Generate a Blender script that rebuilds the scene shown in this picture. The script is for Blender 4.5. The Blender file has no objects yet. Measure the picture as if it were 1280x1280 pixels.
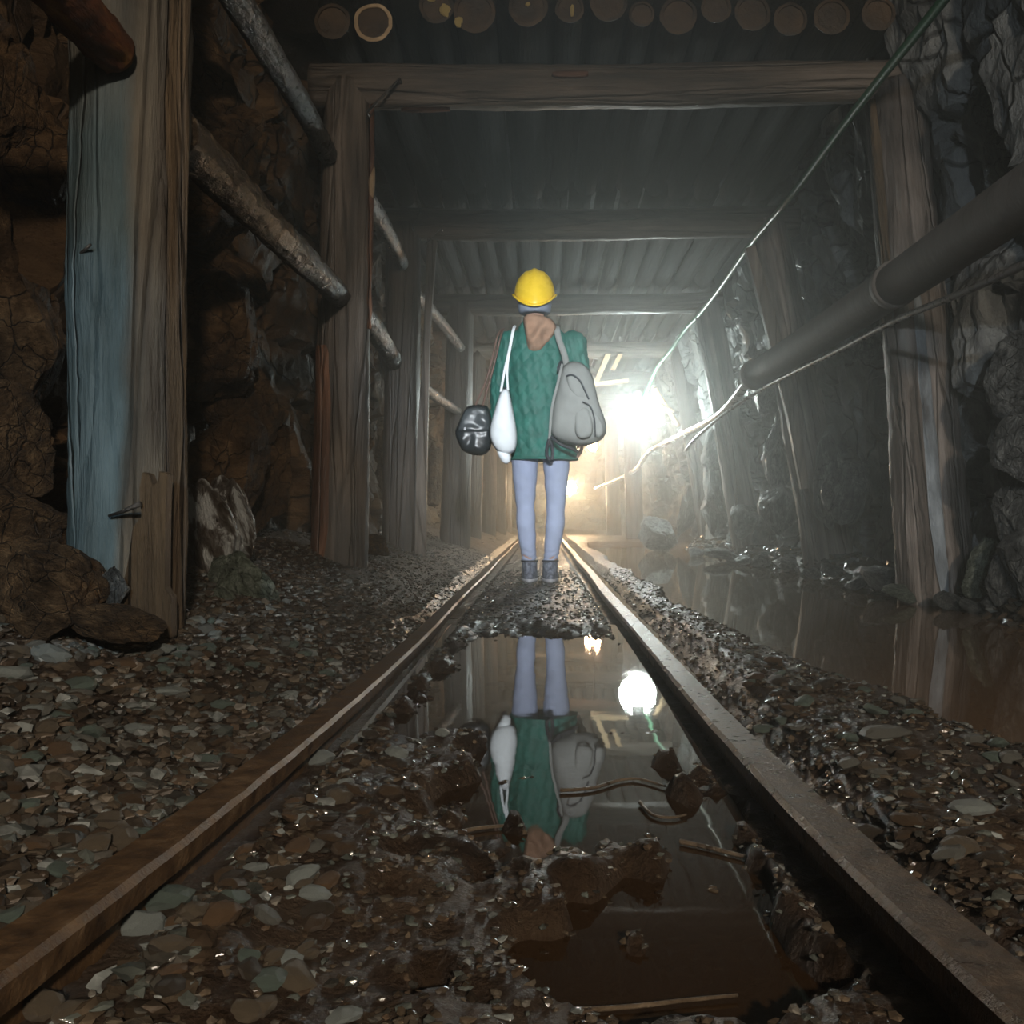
import bpy, bmesh, math, random
import numpy as np
from mathutils import Vector, Matrix, noise, Quaternion

random.seed(7)
SC = bpy.context.scene
COL = SC.collection
PI = math.pi

# ------------------------------------------------------------------ camera
F = 1256.0            # focal length in pixels of the 1280 frame
HX, HY = 678.0, 645.0 # vanishing point of the track
CZ = 0.39             # camera height above the water
cam = bpy.data.cameras.new('camera')
cam.sensor_width = 36.0
cam.lens = 36.0 * F / 1280.0
cam.shift_x = -(HX - 640.0) / 1280.0
cam.shift_y = (HY - 640.0) / 1280.0
cam.clip_start = 0.02
cam_o = bpy.data.objects.new('camera', cam)
cam_o.location = (0, 0, CZ)
cam_o.rotation_euler = (PI / 2, 0, 0)
COL.objects.link(cam_o)
SC.camera = cam_o

# ------------------------------------------------------------------ world: black, thin mist in the tunnel air
w = bpy.data.worlds.new('World')
SC.world = w
w.use_nodes = True
nt = w.node_tree
nt.nodes.clear()
wo = nt.nodes.new('ShaderNodeOutputWorld')
bg = nt.nodes.new('ShaderNodeBackground')
bg.inputs[0].default_value = (0, 0, 0, 1)
vs = nt.nodes.new('ShaderNodeVolumeScatter')
vs.inputs['Color'].default_value = (0.92, 0.97, 0.95, 1)
vs.inputs['Density'].default_value = 0.039
vs.inputs['Anisotropy'].default_value = 0.78
nt.links.new(bg.outputs[0], wo.inputs[0])
nt.links.new(vs.outputs[0], wo.inputs[1])

SC.view_settings.view_transform = 'Standard'
SC.view_settings.look = 'None'
SC.view_settings.gamma = 1.0
SC.view_settings.use_curve_mapping = False
SC.view_settings.exposure = 0.0
SC.cycles.use_denoising = True
SC.cycles.max_bounces = 5
SC.cycles.transparent_max_bounces = 6
SC.cycles.volume_bounces = 0
SC.cycles.sample_clamp_indirect = 3.0
SC.cycles.caustics_reflective = False
SC.cycles.caustics_refractive = False


def light(name, kind, loc, power, color, size=0.1, target=None, angle=60, blend=0.3):
    l = bpy.data.lights.new(name, kind)
    l.energy = power
    l.color = color
    if kind in ('POINT', 'SPOT'):
        l.shadow_soft_size = size
    if kind == 'AREA':
        l.size = size
    o = bpy.data.objects.new(name, l)
    o.location = loc
    if target is not None:
        d = Vector(target) - Vector(loc)
        o.rotation_euler = d.to_track_quat('-Z', 'Y').to_euler()
    if kind == 'SPOT':
        l.spot_size = math.radians(angle)
        l.spot_blend = blend
    COL.objects.link(o)
    return o


# the mine's lamp behind the photographer, an added cool fill and a companion's headlamp
light('lamp_behind_right', 'POINT', (0.95, -3.4, 1.9), 880, (1.0, 0.86, 0.69), 0.10)
light('cool_fill_behind', 'SPOT', (-0.7, -4.6, 1.7), 900, (0.78, 0.90, 1.0), 0.05, (2.15, 4.8, 1.15), 22, 0.9)  # unseen cool fill, added to brighten the right wall
light('headlamp', 'SPOT', (0.15, -1.3, 1.62), 3000, (0.82, 0.93, 1.0), 0.03, (-0.02, 5.5, 0.95), 19, 0.8)
light('handheld_torch', 'SPOT', (-0.55, -0.75, 1.25), 120, (0.50, 0.78, 1.0), 0.02, (-1.02, 2.1, 0.46), 21, 0.55)


def P(px, py, D):
    """point at depth D seen at pixel (px, py)"""
    return Vector(((px - HX) * D / F, D, CZ + (HY - py) * D / F))


# ------------------------------------------------------------------ helpers
def tag(o, label=None, cat=None, group=None, kind=None):
    if label: o['label'] = label
    if cat: o['category'] = cat
    if group: o['group'] = group
    if kind: o['kind'] = kind
    return o


def link(name, me, mat=None, parent=None, smooth=True):
    if mat is not None and len(me.materials) == 0:
        me.materials.append(mat)
    if smooth and len(me.polygons):
        me.polygons.foreach_set('use_smooth', [True] * len(me.polygons))
    o = bpy.data.objects.new(name, me)
    COL.objects.link(o)
    if parent is not None:
        o.parent = parent
    return o


def mesh(name, v, f):
    me = bpy.data.meshes.new(name)
    me.from_pydata([tuple(p) for p in v], [], [tuple(q) for q in f])
    me.validate()
    me.update()
    return me


def empty(name, loc=(0, 0, 0)):
    o = bpy.data.objects.new(name, None)
    o.empty_display_size = 0.05
    o.location = loc
    COL.objects.link(o)
    return o


def sm(a, b, x):
    t = min(1.0, max(0.0, (x - a) / (b - a)))
    return t * t * (3 - 2 * t)


def fbm(x, y, z, oct=3):
    s, a = 0.0, 1.0
    for i in range(oct):
        s += a * noise.noise((x, y, z))
        x, y, z = x * 2.03 + 7.1, y * 2.03 + 3.3, z * 2.03 + 1.7
        a *= 0.5
    return s


# ------------------------------------------------------------------ materials
def mk(name, ramp, scale=(1, 1, 1), nscale=4.0, detail=6.0, rough=(0.5, 0.8), bump=0.3, bscale=None,
       bdist=0.02, ior=1.45, rand=True, coords='Object', metallic=0.0, spots=None, coat=0.0, distort=0.0, spec=0.5, cracks=None, blotch=None):
    m = bpy.data.materials.new(name)
    m.use_nodes = True
    n, l = m.node_tree.nodes, m.node_tree.links
    n.clear()
    out = n.new('ShaderNodeOutputMaterial')
    b = n.new('ShaderNodeBsdfPrincipled')
    l.new(b.outputs[0], out.inputs[0])
    b.inputs['IOR'].default_value = ior
    b.inputs['Metallic'].default_value = metallic
    b.inputs['Specular IOR Level'].default_value = spec
    if coat:
        b.inputs['Coat Weight'].default_value = coat
        b.inputs['Coat Roughness'].default_value = 0.12
    tc = n.new('ShaderNodeTexCoord')
    src = tc.outputs[coords]
    if rand:
        oi = n.new('ShaderNodeObjectInfo')
        mul = n.new('ShaderNodeVectorMath'); mul.operation = 'MULTIPLY_ADD'
        comb = n.new('ShaderNodeCombineXYZ')
        for i in range(3): l.new(oi.outputs['Random'], comb.inputs[i])
        mul.inputs[1].default_value = (13.0, 17.0, 29.0)
        l.new(comb.outputs[0], mul.inputs[0])
        l.new(src, mul.inputs[2])
        src = mul.outputs[0]
    mp = n.new('ShaderNodeMapping')
    mp.inputs['Scale'].default_value = scale
    l.new(src, mp.inputs[0])
    nz = n.new('ShaderNodeTexNoise')
    nz.inputs['Scale'].default_value = nscale
    nz.inputs['Detail'].default_value = detail
    nz.inputs['Roughness'].default_value = 0.62
    nz.inputs['Distortion'].default_value = distort
    l.new(mp.outputs[0], nz.inputs['Vector'])
    cr = n.new('ShaderNodeValToRGB')
    el = cr.color_ramp.elements
    while len(el) < len(ramp): el.new(0.5)
    for e, (p, c) in zip(el, ramp):
        e.position = p; e.color = (c[0], c[1], c[2], 1)
    l.new(nz.outputs[0], cr.inputs[0])
    colour = cr.outputs[0]
    if spots:
        sc_, th, c, stretch = spots
        mp2 = n.new('ShaderNodeMapping'); mp2.inputs['Scale'].default_value = stretch
        l.new(src, mp2.inputs[0])
        n2 = n.new('ShaderNodeTexNoise'); n2.inputs['Scale'].default_value = sc_; n2.inputs['Detail'].default_value = 5
        l.new(mp2.outputs[0], n2.inputs['Vector'])
        mr = n.new('ShaderNodeMapRange')
        mr.inputs[1].default_value = th; mr.inputs[2].default_value = th + 0.08
        l.new(n2.outputs[0], mr.inputs[0])
        mx = n.new('ShaderNodeMix'); mx.data_type = 'RGBA'
        l.new(mr.outputs[0], mx.inputs[0]); l.new(colour, mx.inputs[6])
        mx.inputs[7].default_value = (c[0], c[1], c[2], 1)
        colour = mx.outputs[2]
    if blotch:
        mp3 = n.new('ShaderNodeMapping'); mp3.inputs['Scale'].default_value = (1, 1, blotch[1])
        l.new(src, mp3.inputs[0])
        n4 = n.new('ShaderNodeTexNoise'); n4.inputs['Scale'].default_value = blotch[0]; n4.inputs['Detail'].default_value = 4
        l.new(mp3.outputs[0], n4.inputs['Vector'])
        mr4 = n.new('ShaderNodeMapRange'); mr4.inputs[1].default_value = 0.35; mr4.inputs[2].default_value = 0.65
        mr4.inputs[3].default_value = blotch[2]; mr4.inputs[4].default_value = blotch[3]
        l.new(n4.outputs[0], mr4.inputs[0])
        vm = n.new('ShaderNodeVectorMath'); vm.operation = 'MULTIPLY'
        l.new(colour, vm.inputs[0]); l.new(mr4.outputs[0], vm.inputs[1]); colour = vm.outputs[0]
    crk = None
    if cracks:
        mp5 = n.new('ShaderNodeMapping'); mp5.inputs['Scale'].default_value = (1, 1, cracks[2])
        l.new(src, mp5.inputs[0])
        nd = n.new('ShaderNodeTexNoise'); nd.inputs['Scale'].default_value = 6; l.new(mp5.outputs[0], nd.inputs['Vector'])
        va = n.new('ShaderNodeVectorMath'); va.operation = 'MULTIPLY_ADD'; va.inputs[1].default_value = (0.12, 0.12, 0.12)
        l.new(nd.outputs['Color'], va.inputs[0]); l.new(mp5.outputs[0], va.inputs[2])
        vo = n.new('ShaderNodeTexVoronoi'); vo.feature = 'DISTANCE_TO_EDGE'; vo.inputs['Scale'].default_value = cracks[0]
        l.new(va.outputs[0], vo.inputs['Vector'])
        mr5 = n.new('ShaderNodeMapRange'); mr5.inputs[1].default_value = 0.0; mr5.inputs[2].default_value = cracks[1]
        l.new(vo.outputs['Distance'], mr5.inputs[0]); crk = mr5.outputs[0]
        mr6 = n.new('ShaderNodeMapRange'); mr6.inputs[3].default_value = cracks[3]; mr6.inputs[4].default_value = 1.0
        l.new(crk, mr6.inputs[0])
        vm2 = n.new('ShaderNodeVectorMath'); vm2.operation = 'MULTIPLY'
        l.new(colour, vm2.inputs[0]); l.new(mr6.outputs[0], vm2.inputs[1]); colour = vm2.outputs[0]
    l.new(colour, b.inputs['Base Color'])
    rr = n.new('ShaderNodeMapRange')
    rr.inputs[1].default_value = 0.3; rr.inputs[2].default_value = 0.7
    rr.inputs[3].default_value = rough[0]; rr.inputs[4].default_value = rough[1]
    l.new(nz.outputs[0], rr.inputs[0]); l.new(rr.outputs[0], b.inputs['Roughness'])
    if bump:
        nb = n.new('ShaderNodeTexNoise')
        nb.inputs['Scale'].default_value = bscale or nscale * 3
        nb.inputs['Detail'].default_value = 8
        nb.inputs['Roughness'].default_value = 0.65
        l.new(mp.outputs[0], nb.inputs['Vector'])
        bp = n.new('ShaderNodeBump')
        bp.inputs['Strength'].default_value = bump
        bp.inputs['Distance'].default_value = bdist
        hh = nb.outputs[0]
        if crk is not None:
            ma = n.new('ShaderNodeMath'); ma.operation = 'MULTIPLY_ADD'; ma.inputs[1].default_value = 0.35
            l.new(crk, ma.inputs[0]); l.new(hh, ma.inputs[2]); hh = ma.outputs[0]
        l.new(hh, bp.inputs['Height'])
        l.new(bp.outputs[0], b.inputs['Normal'])
    m['b'] = b.name
    return m


def plain(name, c, rough=0.6, metallic=0.0, bump=0.0, bscale=60, ior=1.45, var=0.15):
    lo = tuple(x * (1 - var) for x in c); hi = tuple(min(1, x * (1 + var)) for x in c)
    return mk(name, [(0.35, lo), (0.65, hi)], nscale=18, rough=(rough * 0.85, min(1, rough * 1.15)), bump=bump,
              bscale=bscale, bdist=0.004, metallic=metallic, ior=ior)


WS = (1.0, 1.0, 0.07)   # wood grain runs along local Z
M = {}
M['wood_dark'] = mk('wood_dark', [(0.30, (0.012, 0.009, 0.007)), (0.50, (0.045, 0.034, 0.026)), (0.70, (0.10, 0.078, 0.062))],
                    WS, 22, 8, (0.32, 0.62), 0.7, 30, 0.03, spots=(5.0, 0.66, (0.16, 0.13, 0.105), (1, 1, 0.25)), cracks=(11.0, 0.06, 0.06, 0.55), blotch=(3.5, 0.5, 0.55, 1.35))
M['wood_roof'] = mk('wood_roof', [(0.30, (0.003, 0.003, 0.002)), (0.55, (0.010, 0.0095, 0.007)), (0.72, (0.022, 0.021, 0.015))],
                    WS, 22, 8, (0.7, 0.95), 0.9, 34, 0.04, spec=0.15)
M['wood_grey'] = mk('wood_grey', [(0.30, (0.03, 0.024, 0.019)), (0.50, (0.10, 0.08, 0.062)), (0.70, (0.20, 0.165, 0.135))],
                    WS, 20, 8, (0.38, 0.7), 0.7, 30, 0.03, spots=(4.0, 0.60, (0.06, 0.04, 0.028), (1, 1, 0.2)), cracks=(11.0, 0.06, 0.06, 0.55), blotch=(3.5, 0.5, 0.55, 1.35))
M['wood_bare'] = mk('wood_bare', [(0.30, (0.03, 0.026, 0.020)), (0.48, (0.095, 0.082, 0.062)), (0.70, (0.18, 0.155, 0.118))],
                    WS, 16, 8, (0.42, 0.7), 0.8, 26, 0.03, spots=(5.0, 0.63, (0.05, 0.03, 0.018), (1, 1, 0.12)), cracks=(11.0, 0.06, 0.06, 0.55), blotch=(3.5, 0.5, 0.55, 1.35))
M['wood_right'] = mk('wood_right', [(0.30, (0.045, 0.038, 0.033)), (0.50, (0.15, 0.125, 0.106)), (0.70, (0.34, 0.30, 0.27))],
                     WS, 13, 8, (0.32, 0.65), 0.9, 24, 0.035, spots=(4.0, 0.60, (0.30, 0.30, 0.28), (1.4, 1.4, 0.22)), cracks=(11.0, 0.06, 0.06, 0.55), blotch=(3.5, 0.5, 0.55, 1.35))
M['bark_wet'] = mk('bark_wet', [(0.30, (0.008, 0.007, 0.006)), (0.53, (0.045, 0.038, 0.032)), (0.66, (0.25, 0.225, 0.20))],
                   (1, 1, 0.6), 34, 8, (0.2, 0.5), 0.95, 34, 0.05)
M['bark_wet_warm'] = mk('bark_wet_warm', [(0.30, (0.012, 0.008, 0.005)), (0.53, (0.065, 0.044, 0.026)), (0.66, (0.30, 0.22, 0.14))],
                        (1, 1, 0.6), 32, 8, (0.22, 0.5), 0.95, 32, 0.05)
M['bark_rust'] = mk('bark_rust', [(0.3, (0.03, 0.009, 0.004)), (0.55, (0.14, 0.045, 0.014)), (0.72, (0.33, 0.17, 0.035))],
                    (1, 1, 0.3), 22, 8, (0.35, 0.6), 0.9, 30, 0.04)
M['wood_red'] = mk('wood_red', [(0.3, (0.045, 0.018, 0.009)), (0.52, (0.15, 0.065, 0.032)), (0.72, (0.33, 0.19, 0.12))],
                   WS, 18, 8, (0.35, 0.6), 0.8, 26, 0.03, cracks=(11.0, 0.06, 0.06, 0.55), blotch=(3.5, 0.5, 0.55, 1.35))
M['wood_board'] = mk('wood_board', [(0.3, (0.03, 0.018, 0.009)), (0.55, (0.11, 0.073, 0.038)), (0.72, (0.20, 0.14, 0.08))],
                     WS, 14, 8, (0.45, 0.7), 1.0, 24, 0.05, cracks=(11.0, 0.06, 0.06, 0.55), blotch=(3.5, 0.5, 0.55, 1.35))
M['wood_pale'] = mk('wood_pale', [(0.3, (0.28, 0.19, 0.10)), (0.7, (0.62, 0.46, 0.28))], WS, 14, 6, (0.4, 0.6), 0.6)
M['end_grain'] = mk('end_grain', [(0.35, (0.018, 0.012, 0.007)), (0.7, (0.085, 0.052, 0.026))], (1, 1, 1), 7, 6, (0.5, 0.7), 0.6)
M['fungus'] = mk('fungus', [(0.3, (0.45, 0.33, 0.10)), (0.7, (0.85, 0.70, 0.30))], (1, 1, 1), 20, 6, (0.5, 0.8), 0.7)
M['rock_brown'] = mk('rock_brown', [(0.28, (0.02, 0.011, 0.005)), (0.5, (0.10, 0.056, 0.024)), (0.72, (0.21, 0.13, 0.062))],
                     (1, 1, 1.6), 3.2, 10, (0.5, 0.85), 1.0, 9, 0.07, spec=0.35, rand=False, distort=0.6, cracks=(2.6, 0.03, 1.0, 0.4), blotch=(1.6, 1.0, 0.6, 1.35))
M['rock_grey'] = mk('rock_grey', [(0.28, (0.045, 0.049, 0.051)), (0.5, (0.16, 0.17, 0.168)), (0.72, (0.36, 0.375, 0.36))],
                    (1.6, 1.6, 0.8), 3.6, 10, (0.25, 0.6), 1.0, 10, 0.06, rand=False, distort=0.8, cracks=(2.6, 0.03, 1.0, 0.4), blotch=(1.6, 1.0, 0.6, 1.35))
M['rock_green'] = mk('rock_green', [(0.28, (0.06, 0.075, 0.055)), (0.5, (0.17, 0.20, 0.155)), (0.72, (0.40, 0.44, 0.38))],
                     (1, 1, 1), 4.5, 10, (0.25, 0.5), 1.0, 14, 0.04, distort=0.8, cracks=(2.6, 0.03, 1.0, 0.4), blotch=(1.6, 1.0, 0.6, 1.35))
M['rock_streak'] = mk('rock_streak', [(0.38, (0.05, 0.035, 0.022)), (0.50, (0.14, 0.12, 0.10)), (0.58, (0.60, 0.61, 0.58))],
                      (1.0, 1.0, 0.45), 2.4, 10, (0.25, 0.5), 1.0, 14, 0.04, distort=0.25)
M['strip_blue_grey'] = mk('strip_blue_grey', [(0.35, (0.10, 0.105, 0.11)), (0.5, (0.26, 0.30, 0.33)), (0.65, (0.46, 0.52, 0.56))], (1, 1, 0.3), 9, 10, (0.3, 0.55), 0.9, 24, 0.03)
M['rock_ceiling'] = mk('rock_ceiling', [(0.3, (0.012, 0.010, 0.008)), (0.7, (0.07, 0.06, 0.05))], (1, 1, 1), 3, 8, (0.4, 0.7), 0.9, 9, 0.06, rand=False)
M['mud'] = mk('mud', [(0.30, (0.014, 0.008, 0.004)), (0.5, (0.05, 0.030, 0.017)), (0.72, (0.105, 0.072, 0.045))],
              (1, 1, 1), 7, 10, (0.2, 0.55), 1.0, 90, 0.02, rand=False, spec=0.35)
M['rust'] = mk('rust', [(0.3, (0.05, 0.026, 0.012)), (0.55, (0.15, 0.085, 0.038)), (0.72, (0.25, 0.16, 0.085))],
               (1, 1, 1), 30, 10, (0.30, 0.55), 0.7, 140, 0.004, metallic=0.25)
M['rust_wet'] = mk('rust_wet', [(0.3, (0.04, 0.024, 0.014)), (0.55, (0.12, 0.08, 0.05)), (0.72, (0.26, 0.19, 0.13))],
                   (1, 1, 1), 40, 10, (0.22, 0.45), 0.9, 150, 0.005, metallic=0.35)
M['iron'] = mk('iron', [(0.3, (0.02, 0.018, 0.016)), (0.7, (0.12, 0.11, 0.10))], (1, 1, 1), 40, 6, (0.3, 0.5), 0.4, metallic=0.6)
M['cable_green'] = plain('cable_green', (0.035, 0.16, 0.075), 0.4, bump=0.2)
M['cable_grey'] = plain('cable_grey', (0.12, 0.11, 0.10), 0.28)
M['pipe'] = mk('pipe', [(0.3, (0.10, 0.088, 0.078)), (0.7, (0.17, 0.15, 0.135))], (1, 1, 0.2), 12, 6, (0.65, 0.85), 0.4)
M['twig'] = mk('twig', [(0.3, (0.04, 0.027, 0.015)), (0.7, (0.17, 0.125, 0.08))], (1, 1, 1), 40, 6, (0.25, 0.5), 0.6)

# gravel: colour of each stone comes with its faces
def stone_mat(name, rough):
    m = bpy.data.materials.new(name); m.use_nodes = True
    n, l = m.node_tree.nodes, m.node_tree.links
    b = n['Principled BSDF']
    a = n.new('ShaderNodeAttribute'); a.attribute_name = 'stone'
    nz = n.new('ShaderNodeTexNoise'); nz.inputs['Scale'].default_value = 55; nz.inputs['Detail'].default_value = 6
    tc = n.new('ShaderNodeTexCoord'); l.new(tc.outputs['Object'], nz.inputs['Vector'])
    mr = n.new('ShaderNodeMapRange'); mr.inputs[1].default_value = 0.3; mr.inputs[2].default_value = 0.7
    mr.inputs[3].default_value = 0.55; mr.inputs[4].default_value = 1.3
    l.new(nz.outputs[0], mr.inputs[0])
    mx = n.new('ShaderNodeVectorMath'); mx.operation = 'MULTIPLY'
    l.new(a.outputs['Color'], mx.inputs[0]); l.new(mr.outputs[0], mx.inputs[1])
    l.new(mx.outputs[0], b.inputs['Base Color'])
    b.inputs['Roughness'].default_value = rough
    bp = n.new('ShaderNodeBump'); bp.inputs['Strength'].default_value = 0.5; bp.inputs['Distance'].default_value = 0.006
    l.new(nz.outputs[0], bp.inputs['Height']); l.new(bp.outputs[0], b.inputs['Normal'])
    return m
M['gravel_dry'] = stone_mat('gravel_dry', 0.5)
M['gravel_wet'] = stone_mat('gravel_wet', 0.10)
STONE_COLS = [(0.075, 0.058, 0.042), (0.11, 0.09, 0.066), (0.055, 0.040, 0.027), (0.085, 0.064, 0.043), (0.14, 0.128, 0.108),
              (0.095, 0.105, 0.092), (0.08, 0.055, 0.036), (0.065, 0.060, 0.050), (0.20, 0.215, 0.205), (0.11, 0.082, 0.055)]
def stone_single(i, c, rough=0.4):
    return mk('stone_' + i, [(0.3, tuple(x * 0.6 for x in c)), (0.7, tuple(min(1, x * 1.25) for x in c))], (1, 1, 1), 30, 8,
              (rough * 0.8, rough * 1.2), 0.7, 60, 0.006)
SM = [stone_single('tan', (0.115, 0.092, 0.064)), stone_single('brown', (0.075, 0.05, 0.03)), stone_single('grey', (0.13, 0.13, 0.115)),
      stone_single('green', (0.11, 0.145, 0.125)), stone_single('rusty', (0.12, 0.075, 0.042)), stone_single('pale', (0.24, 0.27, 0.26)),
      stone_single('dark', (0.05, 0.04, 0.03))]
SM_NAME = ['tan', 'brown', 'grey', 'greenish grey', 'rusty orange', 'pale', 'dark brown']


# ------------------------------------------------------------------ ground
TX = -0.035            # track centre
RL, RR = TX - 0.342, TX + 0.342

def rail_z(y):
    return 0.030 + 0.066 * math.exp(-max(0.0, y - 0.55) / 0.85)

def puddle(x, y):
    """about 1 inside the puddle between the rails, 0 on the gravel"""
    n = 0.12 * fbm(x * 5.0, y * 3.0, 3.1) + 0.09 * noise.noise((x * 17, y * 11, 8.0)) + 0.05 * noise.noise((x * 24, y * 18, 2.0))
    a = sm(1.62, 1.85, y + n) * (1 - sm(2.85, 3.75, y + 2 * n)) * sm(-0.30, -0.20, x + n * 0.8) * (1 - sm(0.24, 0.31, x + n * 0.6))
    b = sm(0.98, 1.16, y + n) * (1 - sm(1.7, 1.9, y)) * sm(-0.16, -0.06, x + n * 0.9) * (1 - sm(0.19, 0.28, x + n * 0.9))
    c = sm(0.76, 0.84, y + n * 0.9) * (1 - sm(1.02, 1.14, y + n)) * sm(-0.03, 0.07, x + n * 1.3) * (1 - sm(0.23, 0.28, x + n * 0.5))
    return max(a, b, c)

def ground(x, y, fine=True):
    z = 0.028 + 0.012 * fbm(x * 2.2, y * 1.1, 0.3)
    if x < RL:
        z += 0.13 * sm(0.06, 0.50, RL - x) + 0.16 * sm(0.45, 0.85, RL - x)
        z += 0.025 * fbm(x * 1.6, y * 1.6, 5.0) * sm(0.0, 0.3, RL - x)
    elif x < RR:
        p = puddle(x, y)
        near = 1 - sm(1.2, 3.0, y)
        left = (1 - sm(0.0, 0.28, x - RL)) * near
        z += 0.028 * left
        z += 0.010 * near * fbm(x * 9, y * 6, 2.2)
        z = z * (1 - p) + p * (-0.030 - 0.012 * noise.noise((x * 3, y * 3, 1)))
    else:
        e = 0.55 + 0.13 * (1 - sm(1.6, 2.7, y)) + 0.05 * fbm(y * 1.7, 0.4, 2.0)
        z += 0.022 * sm(0.02, 0.12, x - RR) * (1 - 0.5 * sm(2.5, 4.0, y))
        if y < 1.75:
            st = sm(1.45, 1.80, y + 0.25 * (x - 0.7))
        else:
            st = 1.0
        st *= sm(e, e + 0.07, x + 0.03 * noise.noise((x * 9, y * 9, 0))) * (1 - sm(13.0, 13.6, y))
        z = z * (1 - st) + st * (-0.09)
        s2 = sm(0.46, 0.52, x) * (1 - sm(0.95, 1.10, y + 0.05 * noise.noise((x * 8, y * 8, 4))))
        z = z * (1 - s2) + s2 * (-0.03)
        sh = 1.62 + 0.10 * fbm(y * 1.3, 3.0, 1.0)
        r = sm(sh, sh + 0.24, x)
        z += r * (0.20 + 0.05 * fbm(x * 6, y * 6, 1.0))
    dr = min(abs(x - RL), abs(x - RR))
    if dr < 0.30:
        cap_ = rail_z(y) - 0.058 + 0.85 * max(0.0, dr - 0.045)
        z = min(z, max(cap_, -0.02))
    if fine:
        z += 0.0055 * noise.noise((x * 34, y * 30, 0.0)) + 0.003 * noise.noise((x * 80, y * 70, 4.0))
    return z

ys = [-1.2, -0.6, 0.0, 0.3]
y = 0.45
while y < 28:
    ys.append(y); y *= 1.0125 if y < 5 else 1.03
xs = list(np.linspace(-1.9, -1.0, 24)[:-1]) + list(np.linspace(-1.0, 0.95, 200)[:-1]) + list(np.linspace(0.95, 2.6, 70))
v = [(x, y, ground(x, y)) for y in ys for x in xs]
nx = len(xs)
f = [(j * nx + i, j * nx + i + 1, (j + 1) * nx + i + 1, (j + 1) * nx + i) for j in range(len(ys) - 1) for i in range(nx - 1)]
floor = tag(link('floor', mesh('floor', v, f), M['mud']), kind='structure')


# ------------------------------------------------------------------ rock walls and ceiling
def blocky(p, size, seed):
    """rock face: tilted facets of cells, cracks between them"""
    q = Vector((p[0] / size[0] + seed, p[1] / size[1] + seed * 1.7, p[2] / size[2]))
    q += 0.35 * noise.noise_vector(q * 1.3)
    d, pts = noise.voronoi(q)
    c = pts[0]
    h = noise.cell(c * 7.31)
    t = noise.cell_vector(c * 3.77) if hasattr(noise, 'cell_vector') else noise.random_unit_vector()
    h2 = 0.5 + 0.5 * math.sin(c.x * 12.9898 + c.y * 78.233 + c.z * 37.719)
    rel = q - c
    return (h2 - 0.5) * 1.0 + 0.55 * (rel.y * math.sin(c.x * 9.1) + rel.z * math.cos(c.y * 7.7)), d[1] - d[0]

def wall(name, side, mat):
    ys, y = [], -1.4
    while y < 26:
        ys.append(y); y += 0.035 if y < 5.5 else (0.06 if y < 11 else 0.16)
    zs = list(np.linspace(-0.15, 2.95, 84))
    v = []
    for y in ys:
        for z in zs:
            if side < 0:
                x0 = -1.30 + 0.04 * math.sin(y * 1.3)
                b, e = blocky((0, y, z), (1, 0.62, 0.48), 3.0)
                d = 0.16 * b + 0.05 * fbm(y * 3, z * 3, 1.0) + 0.02 * fbm(y * 11, z * 11, 2.0)
                d -= 0.10 * (1 - sm(0.0, 0.09, e))
                d += 0.12 * (1 - sm(0.1, 0.7, z))
                v.append((x0 + d, y, z))
            else:
                x0 = 2.10 - 0.17 * z + 0.06 * math.sin(y * 0.9 + 1)
                b, e = blocky((0, y, z), (1, 0.42, 0.75), 11.0)
                d = 0.15 * b + 0.06 * fbm(y * 3, z * 2, 6.0) + 0.03 * fbm(y * 12, z * 8, 7.0)
                d -= 0.10 * (1 - sm(0.0, 0.08, e))
                d += 0.10 * (1 - sm(0.1, 0.6, z))
                v.append((x0 - d, y, z))
    n = len(zs)
    f = []
    for j in range(len(ys) - 1):
        for i in range(n - 1):
            q = (j * n + i, (j + 1) * n + i, (j + 1) * n + i + 1, j * n + i + 1)
            f.append(q if side < 0 else q[::-1])
    o = link(name, mesh(name, v, f), mat, smooth=False)
    return tag(o, kind='structure')
wall_left = wall('wall_left', -1, M['rock_brown'])
wall_right = wall('wall_right', 1, M['rock_grey'])

v, f = [], []
ys = list(np.arange(-1.4, 26, 0.2)); xs = list(np.linspace(-1.7, 2.4, 34))
for y in ys:
    for x in xs:
        b, e = blocky((x, y, 0), (0.7, 0.7, 1), 5.0)
        v.append((x, y, 2.80 + 0.08 * b + 0.05 * fbm(x * 2, y * 2, 9)))
n = len(xs)
for j in range(len(ys) - 1):
    for i in range(n - 1):
        f.append((j * n + i, (j + 1) * n + i, (j + 1) * n + i + 1, j * n + i + 1))
ceiling = tag(link('ceiling', mesh('ceiling', v, f), M['rock_ceiling'], smooth=False), kind='structure')
# where the tunnel bends away far behind
v, f = [], []
for j in range(24):
    for i in range(34):
        x = -1.9 + i * 0.14; z = -0.2 + j * 0.14
        v.append((x, 24.5 + 0.25 * fbm(x * 1.5, z * 1.5, 4) + 0.2 * blocky((x, 0, z), (0.5, 1, 0.5), 2.0)[0], z))
for j in range(23):
    for i in range(33):
        f.append((j * 34 + i, j * 34 + i + 1, (j + 1) * 34 + i + 1, (j + 1) * 34 + i))
tag(link('wall_back', mesh('wall_back', v, f), M['rock_brown'], smooth=False), kind='structure')


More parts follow.
